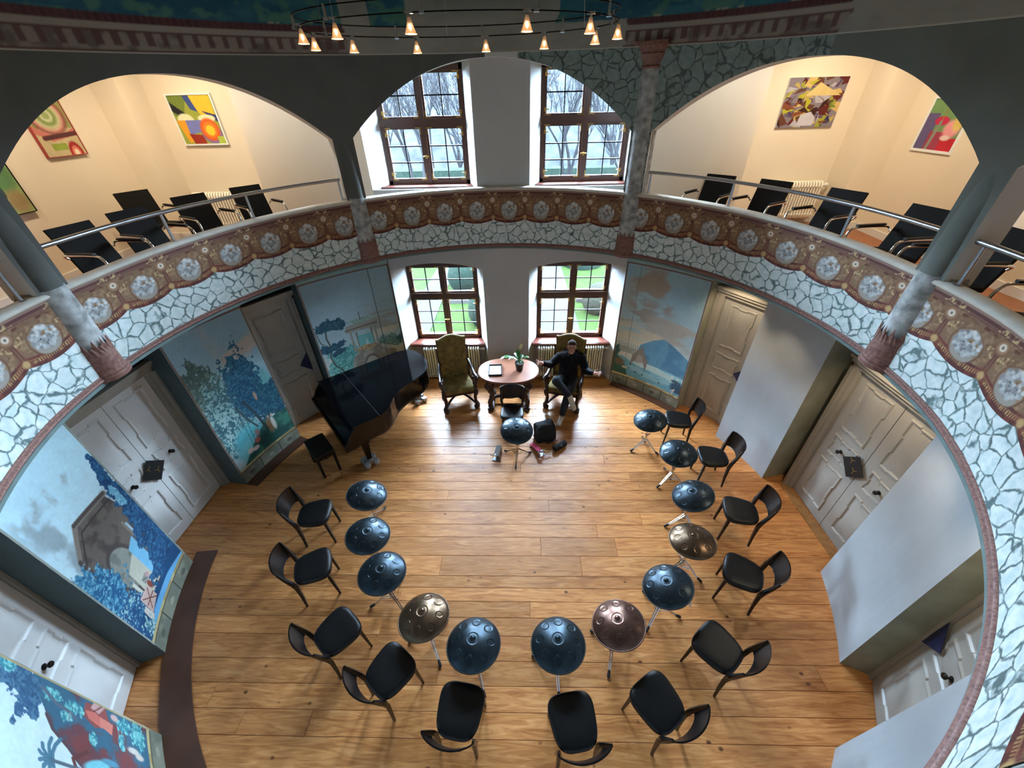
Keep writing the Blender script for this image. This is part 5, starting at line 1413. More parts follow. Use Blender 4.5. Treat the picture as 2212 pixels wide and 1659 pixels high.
for sx in (-1, 1):
    for sy in (-1, 1):
        mb = MB(); bx, by = sx * .34, sy * .2
        pts = smooth_path([(bx, by, .66), (bx + sx * .035, by, .58), (bx + sx * .045, by + sy * .015, .5), (bx + sx * .01, by, .42), (bx - sx * .025, by, .33), (bx - sx * .005, by, .24), (bx + sx * .02, by + sy * .02, .15), (bx + sx * .015, by + sy * .02, .08)], 4)
        mb.tube(pts, [.062, .068, .07, .066, .058, .066, .072, .07, .06, .05, .045, .048, .055, .05, .042, .038, .04, .046, .05, .05, .046, .042, .05, .052, .05, .045, .045, .05, .05][:len(pts)], 10)
        mb.ball((bx + sx * .05, by + sy * .03, .53), (.035, .035, .05), 8, 6); mb.ball((bx + sx * .02, by + sy * .04, .1), (.045, .055, .04), 8, 6)
        mb.obj('leg', M['carved'], table, smooth=70)
    mb = MB(); mb.box((sx * .345, 0, .045), (.12, .62, .06)); 
    for sy in (-1, 1): mb.ball((sx * .345, sy * .29, .035), (.07, .06, .035), 10, 8)
    mb.obj('foot', M['carved'], table, smooth=40)
mb = MB(); mb.tube(smooth_path([(-.34, 0, .1), (-.2, 0, .14), (0, 0, .11), (.2, 0, .14), (.34, 0, .1)], 6), .035, 8); mb.ball((0, 0, .14), (.06, .05, .06), 10, 8); mb.obj('stretcher', M['carved'], table, smooth=60)
tr = thing('paper_tray', 'black open tray holding white papers on the oval table', 'tray', (-.505, 6.04, .759), .04)
mb = MB(); mb.box((0, 0, .005), (.25, .34, .01))
for a in ((-.12, 0, .02, .012, .34), (.12, 0, .02, .012, .34)): mb.box((a[0], a[1], a[2]), (a[3], a[4], .04))
mb.box((0, .165, .02), (.25, .012, .04)); mb.box((0, -.165, .016), (.25, .012, .032)); mb.obj('tray_shell', M['black'], tr)
tag(MB().box((-.505, 6.03, .778), (.21, .28, .016), .05).obj('paper_stack', M['paper']), 'stack of white printed papers in the black tray', 'papers')
tag(MB().box((-.70, 6.1, .7605), (.11, .2, .003), .06).obj('leaflet', plain('pale_blue_leaflet', (196, 220, 222), .7)), 'pale blue leaflet lying beside the tray', 'leaflet')
pl = thing('potted_plant', 'peace lily in a dark pot on the oval table', 'plant', (-.05, 6.06, .759))
MB().lathe([(.0, 0), (.06, 0), (.064, .01), (.082, .14), (.088, .15), (.088, .17), (.078, .17), (.074, .14), (.0, .13)], 24).obj('pot', plain('dark_pot', (28, 30, 28), .4), pl, smooth=40)
MB().lathe([(.0, .15), (.05, .148), (.078, .142)], 16).obj('soil', M['soil'], pl)
def leaf_mesh(base, tip, bend, wid, n=7):
    base, tip = Vector(base), Vector(tip); mid = (base + tip) / 2 + Vector((0, 0, bend)); mb = MB(); vs = []
    d0 = (tip - base); sd = d0.cross(Vector((0, 0, 1)))
    sd = sd.normalized() if sd.length > 1e-4 else Vector((1, 0, 0))
    for i in range(n + 1):
        t_ = i / n; p = base * (1 - t_) ** 2 + mid * 2 * t_ * (1 - t_) + tip * t_ * t_
        w = wid * (math.sin(PI * min(1, max(0, (t_ - .22) / .78))) ** .8 if t_ > .22 else .06)
        vs += [p - sd * w + Vector((0, 0, .12 * w)), p, p + sd * w + Vector((0, 0, .12 * w))]
    fs = []
    for i in range(n): fs += [(3 * i, 3 * i + 1, 3 * i + 4, 3 * i + 3), (3 * i + 1, 3 * i + 2, 3 * i + 5, 3 * i + 4)]
    return mb.add(vs, fs)
for tip, bd, w in (((-.36, -.06, .28), .2, .045), ((-.2, -.02, .25), .16, .04), ((-.1, .02, .36), .1, .045), ((.03, -.03, .34), .12, .045), ((-.05, -.05, .3), .1, .04), ((.18, -.03, .3), .12, .04), ((.09, .05, .3), .12, .04), ((0, -.08, .25), .1, .04), ((.06, -.1, .22), .1, .035), ((-.04, .06, .42), .1, .04)):
    leaf_mesh((0, 0, .15), tip, bd, w).obj('leaf', M['leaf'], pl, smooth=60, fix=False)
st = MB(); st.tube(smooth_path([(0, 0, .15), (.01, .01, .3), (.025, .0, .46)], 4), .005, 6); st.obj('flower_stalk', M['leaf'], pl)
leaf_mesh((.025, 0, .42), (.035, -.01, .58), .0, .05).obj('spathe', M['spathe'], pl, smooth=60, fix=False)

# ------------------------------------------------------------------ radiators
def radiator(x0, x1, y_, z0, z1, label, n=None):
    t = thing('radiator', label, 'radiator', ((x0 + x1) / 2, y_, z0))
    W = x1 - x0; n = n or int(W / .062); h = z1 - z0
    s = MB(); p = W / n
    for dy in (-.05, 0, .05):
        s.tube([(0, dy, .05), (0, dy, h - .05)], p * .3, 6)
    pts = [(0, -.066, h - .07), (0, -.06, h - .02), (0, -.03, h), (0, .03, h), (0, .06, h - .02), (0, .066, h - .07)]
    s.tube(pts, p * .36, 6); s.tube([(q[0], q[1], h - q[2]) for q in pts], p * .36, 6)
    me = s.mesh('section', M['radiator'], 60, True)
    for i in range(n): link('section', me, t, (-W / 2 + p * (i + .5), 0, 0))
    mb = MB(); mb.tube([(-W / 2 - .02, 0, h - .05), (W / 2 + .05, 0, h - .05)], .018, 8); mb.tube([(-W / 2, 0, .05), (W / 2, 0, .05)], .018, 8); mb.obj('pipe', M['radiator'], t)
    mb = MB(); mb.lathe([(.0, 0), (.03, 0), (.033, .02), (.03, .06), (.0, .065)], 12, (W / 2 + .04, 0, h - .05), Matrix.Rotation(PI / 2, 3, 'Y')); mb.obj('valve', M['white'], t, smooth=40)
    mb = MB()
    for x in (-W * .35, W * .35): mb.box((x, .02, (.0 - 0) / 2 + .02), (.03, .06, .06))
    mb.obj('bracket', M['radiator'], t)
    return t
radiator(-2.05, -.88, 6.9, .06, .79, 'ivory column radiator under the window behind the empty armchair', 24)
radiator(.33, 1.68, 6.9, .06, .79, 'ivory column radiator under the window behind the seated man', 28)
radiator(-5.72, -4.75, 7.27, GFZ + .1, 3.69, 'ivory gallery radiator under the yellow abstract painting', 20)
radiator(4.1, 5.02, 7.27, GFZ + .1, 3.69, 'ivory gallery radiator under the green and brown abstract painting', 20)

# ------------------------------------------------------------------ gallery chairs
def build_gchair():
    P = {}
    m = MB(); m.add([(-.215, -.345, .88), (.215, -.345, .88), (.215, -.19, .40), (-.215, -.19, .40), (-.215, -.375, .872), (.215, -.375, .872), (.215, -.22, .395), (-.215, -.22, .395)], [(0, 1, 2, 3), (7, 6, 5, 4), (4, 5, 1, 0), (3, 2, 6, 7), (1, 5, 6, 2), (4, 0, 3, 7)])
    P['backrest'] = [m.mesh('backrest', M['greyleather'], None, True)]
    m = MB(); m.bar((0, -.2, .42), (0, .22, .45), .45, .04); P['seat'] = [m.mesh('seat', M['greyleather'], None, True)]
    P['frame'] = []; P['armrest'] = []
    for s in (-1, 1):
        x = s * .265
        m = MB(); pts = smooth_path([(x * .88, -.26, .60), (x, -.25, .64), (x, -.1, .65), (x, .12, .65), (x, .19, .62), (x, .22, .5), (x, .235, .15), (x, .23, .04), (x, .17, .013), (x, -.1, .013), (x, -.24, .013)], 4)
        m.tube(pts, .0125, 8); P['frame'].append(m.mesh('frame', M['chrome'], 60, True))
        m = MB(); m.bar((x, -.2, .668), (x, .13, .668), .036, .018); P['armrest'].append(m.mesh('armrest', M['black'], None, True))
    m = MB(); m.tube([(-.265, .225, .43), (.265, .225, .43)], .011, 8); P['seat_crossbar'] = [m.mesh('seat_crossbar', M['chrome'], 60, True)]
    m = MB(); m.tube([(-.265, -.24, .013), (.265, -.24, .013)], .0125, 8); P['floor_crossbar'] = [m.mesh('floor_crossbar', M['chrome'], 60, True)]
    return P
GC = build_gchair()
def gchair(tx, ty, label, turn=0):
    """tx,ty: plan position of the middle of the back's top edge"""
    f = Vector((CX - tx, CY + .3 - ty)).normalized(); ang = math.atan2(f.y, f.x) + math.radians(turn); f = Vector((math.cos(ang), math.sin(ang)))
    c = Vector((tx, ty)) + f * .345
    t = thing('gallery_chair', label, 'chair', (c.x, c.y, GFZ), ang - PI / 2, 'black cantilever chairs on the gallery')
    for k, ms in GC.items():
        for me in ms: link(k, me, t)
for a in ((3.02, 6.6, 'black cantilever chair at the gallery end next to the tall column'), (3.52, 6.0, 'black cantilever chair in front of the right gallery radiator'), (3.95, 5.2, 'black cantilever chair between the right gallery radiator and the flower painting'), (4.1, 4.2, 'black cantilever chair below the flower painting'), (4.08, 3.42, 'black cantilever chair beside the plain grey pier'), (4.0, 2.4, 'black cantilever chair beyond the plain grey pier'),
          (-4.66, 4.08, 'black cantilever chair close to the pier above the white double door'), (-4.66, 4.8, 'black cantilever chair below the rainbow painting'), (-4.58, 5.72, 'black cantilever chair in front of the left gallery radiator'), (-4.2, 6.42, 'black cantilever chair at the gallery end beside the white wall'), (-5.72, 6.12, 'black cantilever chair standing back against the left gallery wall'), (-4.66, 2.75, 'black cantilever chair behind the pier above the ruin mural')):
    gchair(*a)

# ------------------------------------------------------------------ paintings on the gallery walls
def art_yellow():
    c = Canvas(90, 88, .68, .64, (150, 160, 70)); W, H_ = .68, .64
    c.put(c.poly([(0, .64), (.3, .64), (.12, .3), (0, .4)]), (110, 130, 60)); c.put(c.poly([(0, .56), (.26, .36), (.2, .3), (0, .44)]), (34, 36, 44)); c.put(c.poly([(.24, .64), (.36, .64), (.42, .42), (.3, .46)]), (58, 78, 140))
    c.put(c.poly([(.34, .64), (.66, .64), (.66, .4), (.5, .3), (.4, .44)]), (214, 186, 60)); c.put(c.ell(.16, .32, .13, .09), (226, 226, 190)); c.put(c.poly([(.46, .44), (.68, .28), (.68, .38)]), (40, 52, 110)); c.put(c.ell(.5, .34, .14, .05), (232, 226, 188))
    c.put(c.poly([(.14, .32), (.4, .32), (.4, .18), (.14, .12)]), (116, 126, 196)); c.put(c.poly([(0, .32), (.14, .32), (.14, .02), (.08, .02)]), (224, 160, 50)); c.put(c.poly([(.12, .14), (.34, .12), (.36, 0), (.16, 0)]), (150, 50, 40))
    c.put(c.ell(.5, .14, .17, .14), (130, 110, 170)); c.put(c.ell(.49, .19, .15, .15), (224, 96, 40)); c.put(c.ell(.49, .19, .11, .11), (236, 130, 50)); c.put(c.ell(.49, .18, .07, .07), (240, 204, 60)); c.put(c.rect(.56, 0, .68, .1), (170, 190, 80)); c.grain(.05); return c
def art_cubist():
    c = Canvas(130, 100, .86, .62, (126, 118, 130)); r = random.Random(5)
    pal = [(122, 70, 52), (150, 150, 60), (176, 156, 90), (108, 130, 54), (90, 34, 34), (82, 62, 94), (196, 170, 110), (50, 54, 90), (168, 166, 50), (100, 92, 100), (170, 168, 180), (56, 28, 28), (96, 58, 44)]
    for k in range(110):
        x, y_ = r.uniform(.03, .83), r.uniform(.03, .6); s = r.uniform(.05, .13); a = r.uniform(0, 6)
        c.put(c.poly([(x + s * math.cos(a + q), y_ + s * .75 * math.sin(a + q)) for q in sorted(r.uniform(0, 6.28) for _ in range(4))]), pal[k % len(pal)])
    c.put(c.poly([(.3, .4), (.46, .56), (.82, .4)]), (206, 186, 128)); c.put(c.poly([(.3, .02), (.32, .16), (.46, .2), (.56, .12), (.54, .02)]), (186, 186, 200)); c.grain(.05); return c
def art_rainbow():
    c = Canvas(80, 84, .6, .62, (190, 176, 140)); c.put(c.rect(0, .3, .6, .62), (150, 150, 96))
    for r_, col in ((.26, (120, 60, 56)), (.23, (206, 150, 140)), (.19, (190, 190, 150)), (.14, (130, 150, 90)), (.09, (190, 200, 160)), (.05, (150, 166, 110))): c.put(c.ell(.3, .44, r_, r_ * .8), col)
    c.put(c.poly([(0, .34), (.3, .2), (.6, .3), (.6, .22), (.2, .16), (0, .26)]), (196, 120, 110)); c.put(c.line([(.1, .2), (.6, .24)], .05), (86, 48, 54))
    for r_, col in ((.1, (150, 40, 40)), (.065, (206, 120, 100)), (.035, (226, 214, 190))): c.put(c.ell(.46, .02, r_, r_ * 1.3), col)
    c.put(c.rect(.14, .06, .36, .14), (140, 160, 70)); c.grain(.08); return c
def art_green():
    c = Canvas(70, 70, .58, .6, (146, 166, 106)); c.put(c.ell(.2, .2, .16, .2), (226, 220, 190)); c.put(c.line([(.04, .3), (.16, .36), (.3, .3)], .03), (30, 34, 36)); c.put(c.line([(.36, .34), (.36, .2), (.28, .06)], .025), (30, 34, 36))
    c.put(c.ell(.44, .4, .14, .18, .4), (90, 130, 84)); c.put(c.ell(.46, .12, .12, .12, .5), (150, 130, 90)); c.grain(.08); return c
def art_flower():
    c = Canvas(84, 74, .66, .56, (108, 146, 96)); c.put(c.rect(0, 0, .2, .4), (92, 84, 128)); c.put(c.rect(.16, 0, .44, .2), (150, 60, 84)); c.put(c.ell(.28, .32, .12, .05), (186, 40, 80)); c.put(c.line([(.27, .32), (.3, .52)], .02), (140, 120, 60))
    c.put(c.line([(.27, .3), (.22, 0)], .05), (130, 140, 130)); c.put(c.rect(.4, 0, .66, .14), (186, 36, 56)); c.put(c.ell(.5, .24, .13, .1, .3), (222, 150, 160)); c.put(c.ell(.56, .32, .08, .1, .3), (214, 190, 110)); c.put(c.ell(.46, .14, .08, .03, .3), (224, 200, 196)); c.grain(.08); return c
def artwork(cv, loc, ang, label, framec, fw):
    t = thing('painting', label, 'painting', loc, ang); W, H_ = cv.w, cv.h
    link('canvas', paint_mesh('canvas', cv, lambda u, v: ((u - .5) * W, -.026, (v - .5) * H_), M['artpaint']), t)
    MB().box((0, -.0125, 0), (W, .025, H_)).obj('stretcher', M['paper'], t)
    if fw:
        f = MB()
        for s in (-1, 1): f.box((s * (W / 2 + fw / 2), -.018, 0), (fw, .036, H_ + 2 * fw)); f.box((0, -.018, s * (H_ / 2 + fw / 2)), (W, .036, fw))
        f.obj('frame', framec, t)
    return t
artwork(art_yellow(), (-5.16, NY - .006, 4.73), 0, 'yellow and orange abstract painting in a white frame over the left radiator', M['paper'], .022)
artwork(art_cubist(), (4.44, NY - .006, 4.76), 0, 'unframed abstract painting of green and brown facets over the right radiator', None, 0)
la = math.atan2(6.9 - 4.1, -6.22 + 5.95)
artwork(art_rainbow(), (-6.12, 5.9, 4.7), la, 'abstract painting of green and pink rings on the left gallery wall', plain('red_edge', (150, 60, 60), .6), .008)
artwork(art_green(), (-6.0, 4.72, 4.18), la, 'pale green abstract painting with black curves on the left gallery wall', M['stone'], .008)
ra = math.atan2(4.1 - 6.88, 5.3 - 5.6)
artwork(art_flower(), (5.54, 6.15, 4.5), ra, 'painting of pink flowers in a white frame on the right gallery wall', M['paper'], .03)

# ------------------------------------------------------------------ seated man with open arms
skin = plain('skin', (206, 150, 124), .5, spec=.4, var=.08, scale=30)
hoodm = plain('black_hoodie_cotton', (20, 20, 26), .9, spec=.2, bump=.4, bscale=40)
denim = plain('dark_grey_denim', (52, 56, 64), .85, spec=.2, scale=16, col2=(38, 41, 48), bump=.3, bscale=120)
shoem = plain('pale_sneaker', (206, 200, 186), .6)
hairm = plain('brown_grey_hair', (58, 42, 33), .8, spec=.1, bump=.6, bscale=150)
def remesh(o, vox, it=6):
    r = o.modifiers.new('remesh', 'REMESH'); r.mode = 'VOXEL'; r.voxel_size = vox; r.use_smooth_shade = True
    s = o.modifiers.new('smooth', 'SMOOTH'); s.factor = .5; s.iterations = it
    return o
V = Vector
J = dict(pel=V((.88, 6.10, .57)), waist=V((.885, 6.15, .74)), chest=V((.895, 6.17, .92)), neck=V((.905, 6.15, 1.06)), head=V((.91, 6.105, 1.215)),
         shR=V((.70, 6.15, .985)), shL=V((1.11, 6.15, .965)), elR=V((.53, 6.04, .89)), elL=V((1.19, 5.99, .78)), wrR=V((.385, 5.85, 1.04)), wrL=V((1.275, 5.79, .86)),
         hipR=V((.80, 6.06, .555)), hipL=V((.965, 6.06, .555)), knR=V((.615, 5.68, .77)), knL=V((.865, 5.66, .575)), anR=V((.835, 5.47, .60)), anL=V((.735, 5.50, .115)))
face_dir = (V((0, 0, CAM_H)) - J['head']).normalized(); face_dir = (face_dir * .45 + V((-.06, -1, .05)) * .8).normalized()
fx = face_dir.cross(V((0, 0, 1))).normalized() * -1        # towards the man's left seen from him
HR = Matrix((V((0, 0, 1)).cross(face_dir * -1).normalized(), -face_dir * 1.0, V((0, 0, 0)))).transposed()
hx = face_dir.cross(V((0, 0, 1))).normalized(); hz = hx.cross(face_dir).normalized()
HM = Matrix((hx, -face_dir, hz)).transposed()              # local: x right, -y face, z up
def hp(x, y_, z): return J['head'] + HM @ V((x, y_, z))
b = MB()
# head: cranium, jaw, nose, ears, brow
b.ball(hp(0, .012, .03), (.076, .092, .085), 20, 14, HM); b.ball(hp(0, -.015, -.035), (.062, .07, .075), 18, 12, HM); b.ball(hp(0, -.045, -.085), (.036, .032, .03), 14, 10, HM)
b.capsule(hp(0, -.088, .012), hp(0, -.106, -.022), .009, .014, 10); b.ball(hp(0, -.074, .03), (.05, .022, .014), 12, 8, HM); b.ball(hp(.04, -.068, -.02), .02, 10, 8); b.ball(hp(-.04, -.068, -.02), .02, 10, 8)
for s in (-1, 1): b.ball(hp(s * .078, .012, -.005), (.012, .022, .034), 10, 8, HM)
b.capsule(J['head'] + V((0, .02, -.07)), J['neck'] + V((0, .02, -.05)), .052, .055)
b.capsule(J['chest'] + V((-.08, 0, .04)), J['chest'] + V((.08, 0, .04)), .105, .105); b.capsule(J['chest'], J['waist'], .13, .125); b.capsule(J['waist'], J['pel'], .125, .14)
b.capsule(J['hipR'], J['hipL'], .1, .1); b.capsule(J['neck'] + V((0, .01, -.05)), J['shR'], .05, .06); b.capsule(J['neck'] + V((0, .01, -.05)), J['shL'], .05, .06)
for s in 'RL':
    b.capsule(J['sh' + s], J['el' + s], .052, .042); b.capsule(J['el' + s], J['wr' + s], .042, .027)
    b.capsule(J['hip' + s], J['kn' + s], .078, .055); b.capsule(J['kn' + s], J['an' + s], .055, .037)
def hand(wr, fwd, palmn, thumbside):
    """open hand: palm, four fingers of different length and a thumb leaving the side of the palm"""
    f = fwd.normalized(); n = (palmn - f * palmn.dot(f)).normalized(); sd = f.cross(n) * thumbside
    R = Matrix((sd, f, n)).transposed()
    b.ball(wr + f * .05, (.041, .052, .016), 14, 10, R); b.capsule(wr, wr + f * .03, .025, .024)
    for k, (off, L, sp) in enumerate(((.031, .074, .24), (.0105, .084, .07), (-.0105, .078, -.09), (-.030, .062, -.27))):
        p0 = wr + f * .085 + sd * off; d1 = (f + sd * sp + n * .12).normalized(); d2 = (f + sd * sp + n * .34).normalized()
        p1 = p0 + d1 * L * .5; p2 = p1 + d2 * L * .5
        b.capsule(wr + f * .05 + sd * off * .8, p0, .0105, .0098, 8); b.capsule(p0, p1, .0095, .0088, 8); b.capsule(p1, p2, .0088, .0075, 8)
    t0 = wr + f * .025 + sd * .028; t1 = t0 + (sd * .9 + f * .55 + n * .2).normalized() * .042; t2 = t1 + (sd * .55 + f * .85 + n * .2).normalized() * .034
    b.capsule(t0, t1, .0135, .0112, 8); b.capsule(t1, t2, .0112, .009, 8)
hand(J['wrR'], V((-.85, -.32, .36)), V((.25, -.55, .8)), 1)
hand(J['wrL'], V((.9, -.3, .05)), V((-.05, -.45, .9)), -1)
def shoe_core(mb, an, heel, toe, r=1.0):
    mb.capsule(heel, toe, .036 * r, .034 * r); mb.capsule(an, heel, .036 * r, .036 * r)
sL = (V((.742, 5.525, .045)), V((.665, 5.315, .042))); sR = (V((.865, 5.47, .545)), V((.925, 5.39, .37)))
shoe_core(b, J['anL'], *sL, .85); shoe_core(b, J['anR'], *sR, .85)
man = b.obj('person', skin)
remesh(man, .0055, 5)
tag(man, 'man in a black hoodie and dark jeans seated with arms spread and legs crossed', 'person')
h = MB()
h.capsule(J['chest'] + V((-.085, 0, .03)), J['chest'] + V((.085, 0, .03)), .15, .15); h.capsule(J['chest'], J['waist'], .178, .176); h.capsule(J['waist'], J['pel'] + V((0, -.01, .07)), .178, .185)
h.capsule(J['chest'] + V((0, .01, .09)), J['shR'], .1, .095); h.capsule(J['chest'] + V((0, .01, .09)), J['shL'], .1, .095)
for s in 'RL':
    h.capsule(J['sh' + s], J['el' + s], .09, .074); h.capsule(J['el' + s], lerp(J['el' + s], J['wr' + s], .88), .072, .052); h.ball(lerp(J['el' + s], J['wr' + s], .92), .047, 12, 8)
for k in range(14):                                       # hood lying round the neck, open in front
    a = 2 * PI * k / 14; h.ball(J['neck'] + V((math.cos(a) * .1, .02 + math.sin(a) * .095, -.03 + .04 * math.sin(a))), .048 if math.sin(a) > -.5 else .04, 10, 8)
h.ball(J['neck'] + V((0, .12, -.01)), (.13, .07, .08), 12, 8)
remesh(h.obj('hoodie', hoodm, man), .009, 4)
j = MB()
j.capsule(J['hipR'], J['hipL'], .125, .125); j.capsule(J['pel'], J['pel'] + V((0, .02, .06)), .14, .13)
for s in 'RL':
    j.capsule(J['hip' + s], J['kn' + s], .112, .085); j.capsule(J['kn' + s], lerp(J['kn' + s], J['an' + s], .88), .082, .064); j.ball(lerp(J['kn' + s], J['an' + s], .92), .062, 12, 8)
remesh(j.obj('jeans', denim, man), .009, 4)
for s, (he, to), an in (('L', sL, J['anL']), ('R', sR, J['anR'])):
    m = MB(); m.capsule(he, to, .05, .047); m.capsule(lerp(he, to, .35), to, .05, .048); m.capsule(an + (he - an) * .35, he, .045, .046)
    so = remesh(m.obj('shoe', shoem, man), .006, 4)
    d = (to - he).normalized(); up = (an - he); up = (up - d * up.dot(d)).normalized(); sd = d.cross(up)
    st = MB()
    for q in (-1, 1):
        for k in range(3):
            p = lerp(he, to, .35 + .14 * k); st.bar(p + sd * q * .047 + up * -.012, p + sd * q * .036 + up * .03 + d * .014, .008, .006, d)
    st.obj('stripe', M['black'], so)
hr = MB(); us = np.linspace(0, 2 * PI, 25); vs_ = []
for w in np.linspace(0, 1, 9):
    for a in us[:-1]:
        lim = lerp(1.85, 1.2, (math.sin(-a) * .5 + .5) ** .7)      # hairline high on the forehead, low at the nape
        t_ = w * lim; bulge = 1 + .03 * math.sin(7 * a + w * 9)
        vs_.append(hp(.087 * bulge * math.sin(t_) * math.cos(a), .014 + .104 * bulge * math.sin(t_) * math.sin(a), .034 + .106 * math.cos(t_)))
fs = [(r * 24 + i, r * 24 + (i + 1) % 24, (r + 1) * 24 + (i + 1) % 24, (r + 1) * 24 + i) for r in range(8) for i in range(24)]
hr.add(vs_, fs).obj('hair', hairm, man, smooth=60)
for s in (-1, 1):
    e = MB(); e.ball(hp(s * .03, -.079, .012), (.011, .007, .0055), 10, 8, HM); e.obj('eye', plain('eye_white', (150, 120, 108), .4), man, smooth=60)
    e = MB(); e.ball(hp(s * .03, -.086, .012), (.0055, .003, .005), 8, 6, HM); e.obj('iris', M['black'], man, smooth=60)
    e = MB(); e.tube([hp(s * .014, -.094, .03), hp(s * .03, -.093, .034), hp(s * .048, -.082, .028)], .004, 6); e.obj('eyebrow', hairm, man)
mo = MB(); mo.tube([hp(-.028, -.077, -.044), hp(-.014, -.086, -.053), hp(0, -.089, -.056), hp(.014, -.086, -.053), hp(.028, -.077, -.044)], [.003, .006, .007, .006, .003], 6); mo.obj('mouth', plain('lips_and_teeth', (190, 120, 110), .4), man, smooth=60)

# ------------------------------------------------------------------ bag, speaker and foot percussion on the floor
bag = thing('bag', 'black soft shoulder bag slumped on the floor by the handpan', 'bag', (.39, 5.0, 0), .25)
m = MB(); lay = [(1.0, 0.0), (1.08, .04), (1.04, .12), (1.0, .2), (.97, .26), (.8, .285)]; n = 28; vs_ = []
r = random.Random(2)
for s, z in lay:
    for i in range(n):
        a = 2 * PI * i / n; c, q = math.cos(a), math.sin(a); e = .55
        k = s * (1 + .07 * math.sin(5 * a + z * 26))
        vs_.append((.17 * k * abs(c) ** e * (1 if c > 0 else -1), .1 * k * abs(q) ** e * (1 if q > 0 else -1) + z * .3, z * (1 + .1 * math.cos(a)) + .02 * math.sin(3 * a) * (z > .2)))
m.add(vs_, [(k * n + i, k * n + (i + 1) % n, (k + 1) * n + (i + 1) % n, (k + 1) * n + i) for k in range(len(lay) - 1) for i in range(n)] + [tuple(range(n))[::-1], tuple((len(lay) - 1) * n + i for i in range(n))])
clothm = plain('black_nylon', (14, 14, 15), .75, bump=.4, bscale=30)
m.obj('body', clothm, bag, smooth=60)
m = MB(); m.add([(-.17, -.12, .06), (.17, -.118, .07), (.175, -.07, .225), (.16, .08, .3), (-.15, .08, .275), (-.17, -.07, .205)], [(0, 1, 2, 5), (5, 2, 3, 4)]); m.obj('flap', clothm, bag, fix=False)
m = MB(); m.tube(smooth_path([(.14, .07, .34), (.2, .05, .2), (.2, -.02, .03), (.12, -.12, .012), (-.02, -.14, .012)], 5), .011, 6); m.obj('strap', clothm, bag, smooth=60)
sp = thing('portable_speaker', 'black cylindrical portable speaker lying beside the bag', 'speaker', (.64, 4.76, .055), math.radians(38))
R_ = Matrix.Rotation(PI / 2, 3, 'Y')
MB().lathe([(.05, -.125), (.056, -.115), (.057, 0), (.056, .115), (.05, .125)], 24, (0, 0, 0), R_).obj('grille', plain('speaker_cloth', (24, 24, 27), .8, bump=.5, bscale=220), sp, smooth=50)
for s in (-1, 1):
    MB().lathe([(.0, .115), (.042, .118), (.046, .128), (.03, .124), (.0, .121)], 20, (0, 0, 0), Matrix.Rotation(s * PI / 2, 3, 'Y')).obj('end_cap', M['rubber'], sp, smooth=50)
MB().lathe([(0, 0), (.014, 0), (.014, .003), (0, .003)], 14, (0, -.04, .0405), Matrix.Rotation(.785, 3, 'X')).obj('badge', M['steel'], sp)
MB().tube(smooth_path([(-.11, .03, .05), (-.12, .07, .085), (-.03, .08, .1), (.0, .04, .055)], 5), .006, 6).obj('carry_loop', M['rubber'], sp, smooth=60)
def pedal(loc, rz, label, boardc, extra):
    t = thing('foot_pedal', label, 'pedal', loc, rz)
    m = MB(); m.box((0, .02, .011), (.05, .24, .006)); m.box((0, -.1, .006), (.12, .07, .012)); m.obj('base', M['steel'], t)
    m = MB(); m.bar((0, .2, .026), (0, -.07, .08), .085, .012); m.obj('footboard', boardc, t)
    m = MB(); m.box((-.05, -.1, .06), (.012, .02, .1)); m.box((.05, -.1, .06), (.012, .02, .1)); m.tube([(-.075, -.1, .1), (.075, -.1, .1)], .009, 10); m.lathe([(.02, -.012), (.024, 0), (.02, .012)], 14, (0, -.1, .1), R_); m.obj('axle', M['chrome'], t, smooth=40)
    extra(t)
    return t
def ex1(t):
    m = MB(); 
    for x in (-.085, -.06, .06, .085): m.lathe([(.018, -.003), (.022, 0), (.018, .003)], 12, (x, -.1, .1), R_)
    m.obj('jingle', plain('copper_jingle', (176, 110, 96), .3, metal=.9), t, smooth=40)
def ex2(t):
    MB().tube([(0, -.1, .1), (.16, -.17, .06)], .009, 8).obj('beater_stick', plain('pale_beech', (206, 176, 124), .5), t, smooth=40)
    m = MB(); m.ball((0, -.12, .11), (.035, .028, .025), 12, 8); m.obj('beater', M['dolly'], t, smooth=60)
pedal((-.43, 4.6, 0), -.12, 'grey foot pedal with copper jingles on the left of the handpan stand', plain('grey_grip', (96, 92, 88), .8, bump=.5, bscale=200), ex1)
pedal((.26, 4.68, 0), .55, 'pink foot pedal with a wooden beater beside the bag', plain('hot_pink_grip', (226, 56, 104), .6), ex2)

# ------------------------------------------------------------------ low-voltage cable light under the ceiling
LC, LA, LB, LZ = (-.43, 3.53), 1.09, .5, 5.205
cl = thing('cable_light', 'oval wire lighting ring with small glass lamps under the ceiling', 'lamp', (*LC, LZ))
def ring_pts(z, n=72): return [(LA * math.cos(2 * PI * i / n), LB * math.sin(2 * PI * i / n), z) for i in range(n)]
for z in (.05, .11): MB().tube(ring_pts(z), .0038, 6, True).obj('conductor_ring', M['lead'], cl, smooth=60)
for k in range(10):
    a = 2 * PI * (k + .3) / 10; x, y_ = LA * math.cos(a), LB * math.sin(a)
    m = MB(); m.box((x, y_, .08), (.014, .014, .075)); m.box((x, y_, .05), (.03, .02, .016)); m.obj('spacer', M['chrome'], cl)
for a in (.6, 1.7, 2.6, 3.9, 5.2):
    x, y_ = LA * math.cos(a), LB * math.sin(a); MB().tube([(x, y_, .05), (x * .9, y_ * .9, 6.5 - LZ)], .0025, 5).obj('suspension_wire', M['steel'], cl)
bulbm, nt, bb = new_mat('halogen_filament'); bb.inputs['Emission Color'].default_value = (1, .78, .45, 1); bb.inputs['Emission Strength'].default_value = 60; bb.inputs['Base Color'].default_value = (1, .9, .7, 1)
